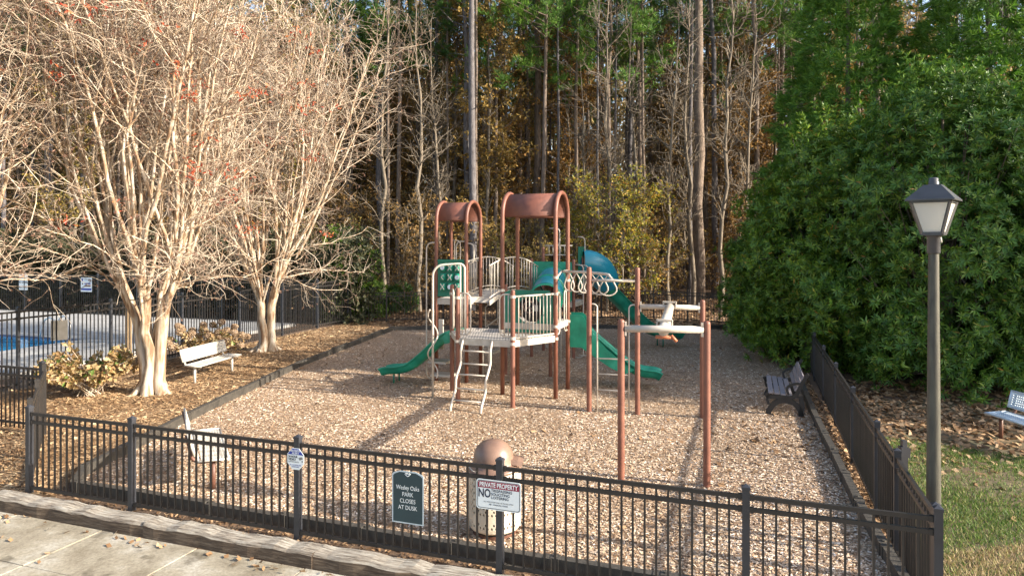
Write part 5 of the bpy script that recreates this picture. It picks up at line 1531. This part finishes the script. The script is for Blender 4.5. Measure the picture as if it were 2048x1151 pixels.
LA = [laurel(300, 5.0, 1.7, 3000), laurel(301, 7.0, 2.2, 4600), laurel(302, 8.0, 2.6, 5600)]
CY = [cypress(320, 13.5, 2.6, 3600), cypress(321, 12, 2.4, 3200), cypress(322, 17.5, 3.3, 6200), cypress(323, 16.5, 2.7, 5200)]
for k, (x, y, i, s_, lab) in enumerate([
        (10.3, 26.2, 0, 0.95, 'dark glossy evergreen at the far corner of the right fence'),
        (9.75, 22.9, 0, 1.15, 'dark glossy evergreen leaning over the far part of the right fence'),
        (9.35, 19.6, 1, 1.0, 'dark glossy evergreen directly behind the slatted bench'),
        (10.9, 17.3, 2, 0.98, 'largest glossy evergreen, behind the lamp post lantern'),
        (14.2, 17.2, 2, 1.0, 'glossy evergreen at the right edge behind the pale bluish bench'),
        (12.6, 20.5, 2, 1.05, 'glossy evergreen half hidden behind the lamp side evergreens')]):
    plant('laurel_tree', lab, 'tree', LA[i], x, y, s_, 1.3 * k + 0.4, 'glossy evergreens along the right fence')
for k, (x, y, i, s_, lab) in enumerate([
        (12.6, 25.6, 3, 1.0, 'feathery green cypress above the glossy evergreens, left one'),
        (16.6, 23.8, 2, 1.0, 'feathery green cypress towering above the lamp, tallest of its kind'),
        (20.6, 22.6, 2, 0.97, 'feathery green cypress in the top right corner')]):
    plant('cypress_tree', lab, 'tree', CY[i], x, y, s_, 0.8 * k, 'feathery cypresses behind the evergreens')
# the same screen of evergreens goes on beyond the right edge; it shades the play area
for k, (x, y, i, s_) in enumerate([(18.5, 12.5, 0, 1.0), (21.5, 10.6, 1, 0.85), (19.0, 15.2, 0, 0.8)]):
    plant('cypress_tree', 'feathery cypress of the screen beyond the lawn', 'tree', CY[i], x, y, s_, 2 + k, 'cypresses beyond the lawn')

# dark hedge behind the pool
def hedge_mesh(seed, w, d, h, n):
    g = np.random.default_rng(seed)
    c = np.stack([g.uniform(-w / 2, w / 2, n), g.uniform(-d / 2, d / 2, n), h * g.uniform(0, 1, n) ** 0.8], 1)
    c[:, 2] *= 0.85 + 0.15 * np.sin(c[:, 0] * 1.7 + seed)
    ax = unit(np.stack([g.normal(size=n), -np.abs(g.normal(size=n)), np.abs(g.normal(size=n))], 1))
    v, f = leaves(c, ax, g, 6, 0.20, 0.08, (0.5, 1.4))
    return v, f
hp = far_point(12) + V * 1.9
v, f = hedge_mesh(5, 27, 2.0, 4.2, 8000)
t = thing('hedge', 'long dark hedge behind the far pool fence', 'hedge', tuple(hp), YAW)
link('foliage', array_mesh('foliage', v, f, M['darkhedge']), t)
plant('laurel_tree', 'small dark evergreen behind the pale tree at the corner of the pool fence', 'tree', LA[0], -7.6, 31.4, 0.8, 0.2)

# dry hydrangeas
def hydrangea(label, loc, seed, r, h, nl, nf_, green):
    g = np.random.default_rng(seed)
    t = thing('hydrangea', label, 'shrub', loc, 0, 'dry hydrangeas by the pale trees')
    n = 46; a = g.uniform(0, 6.28, n); tr = r * np.sqrt(g.uniform(0.05, 1, n)); th = h * g.uniform(0.55, 1.0, n) * (1 - 0.35 * (tr / r) ** 2)
    tip = np.stack([np.cos(a) * tr, np.sin(a) * tr, th], 1); w = np.linspace(0, 1, 5)[None, :, None]
    base = g.normal(size=(n, 3)) * np.array([0.15, 0.15, 0])
    P = base[:, None] * (1 - w) + tip[:, None] * w + np.sin(w * 3.14) * np.array([0, 0, 0.12])
    v, f = tubes(P, np.full((n, 5), 0.011), 4)
    link('stems', array_mesh('stems', v, f, M['twig']), t)
    c, ax, _ = along(P, np.full((n, 5), 0.01), g, nl // n, 0.3, 1.0)
    v, f = leaves(c, unit(ax + g.normal(size=c.shape) * 0.6), g, 3, 0.135, 0.085, (0.5, 1.6), 0.35)
    link('foliage', array_mesh('foliage', v, f, M['hydleaf']), t)
    for k in range(nf_):
        c0 = tip[k % n] + g.normal(size=3) * 0.05
        d = unit(g.normal(size=(110, 3))); q = c0 + d * 0.085 * np.array([1, 1, 0.8])
        v, f = leaves(q, d, g, 3, 0.035, 0.03, (0.8, 1.5))
        link('flower_head', array_mesh('flower_head', v, f, M['hydflower']), t)
    return t
hydrangea('leafy tan and green shrub in front of the nearer pale tree', (-9.75, 15.75, 0), 31, 1.25, 1.25, 620, 0, 0.3)
hydrangea('dry hydrangea with round brown flower heads behind the white bench', (-9.0, 19.9, 0), 32, 1.2, 1.3, 260, 40, 0)

# small young pines and evergreens just beyond the back fence
for (x, y, s_, lab) in ((-6.9, 33.5, 1.0, 'low dark green bush beyond the fence, left one'), (-5.6, 34.0, 1.15, 'low dark green bush beyond the fence, right one')):
    g = np.random.default_rng(int(y * 10))
    c, ax = crown_points(g, 420, [(0.1, 0.8), (0.7, 0.9), (1.3, 0.5), (1.6, 0.1)], 0.2, 0.7)
    v, f = leaves(c, ax, g, 9, 0.26, 0.035, (0.3, 1.4))
    t = thing('young_pine', lab, 'shrub', (x, y, 0.05), 0, 'young pines beyond the fence')
    link('crown', array_mesh('crown', v, f, M['needles']), t, scale=s_ * 0.8)
    v, f = tubes(np.array([[[0, 0, 0], [0, 0, 1.2]]]), np.array([[0.03, 0.01]]), 5)
    link('trunk', array_mesh('trunk', v, f, M['greybark']), t)

for o in bpy.data.objects:
    if '_o' in o: del o['_o']
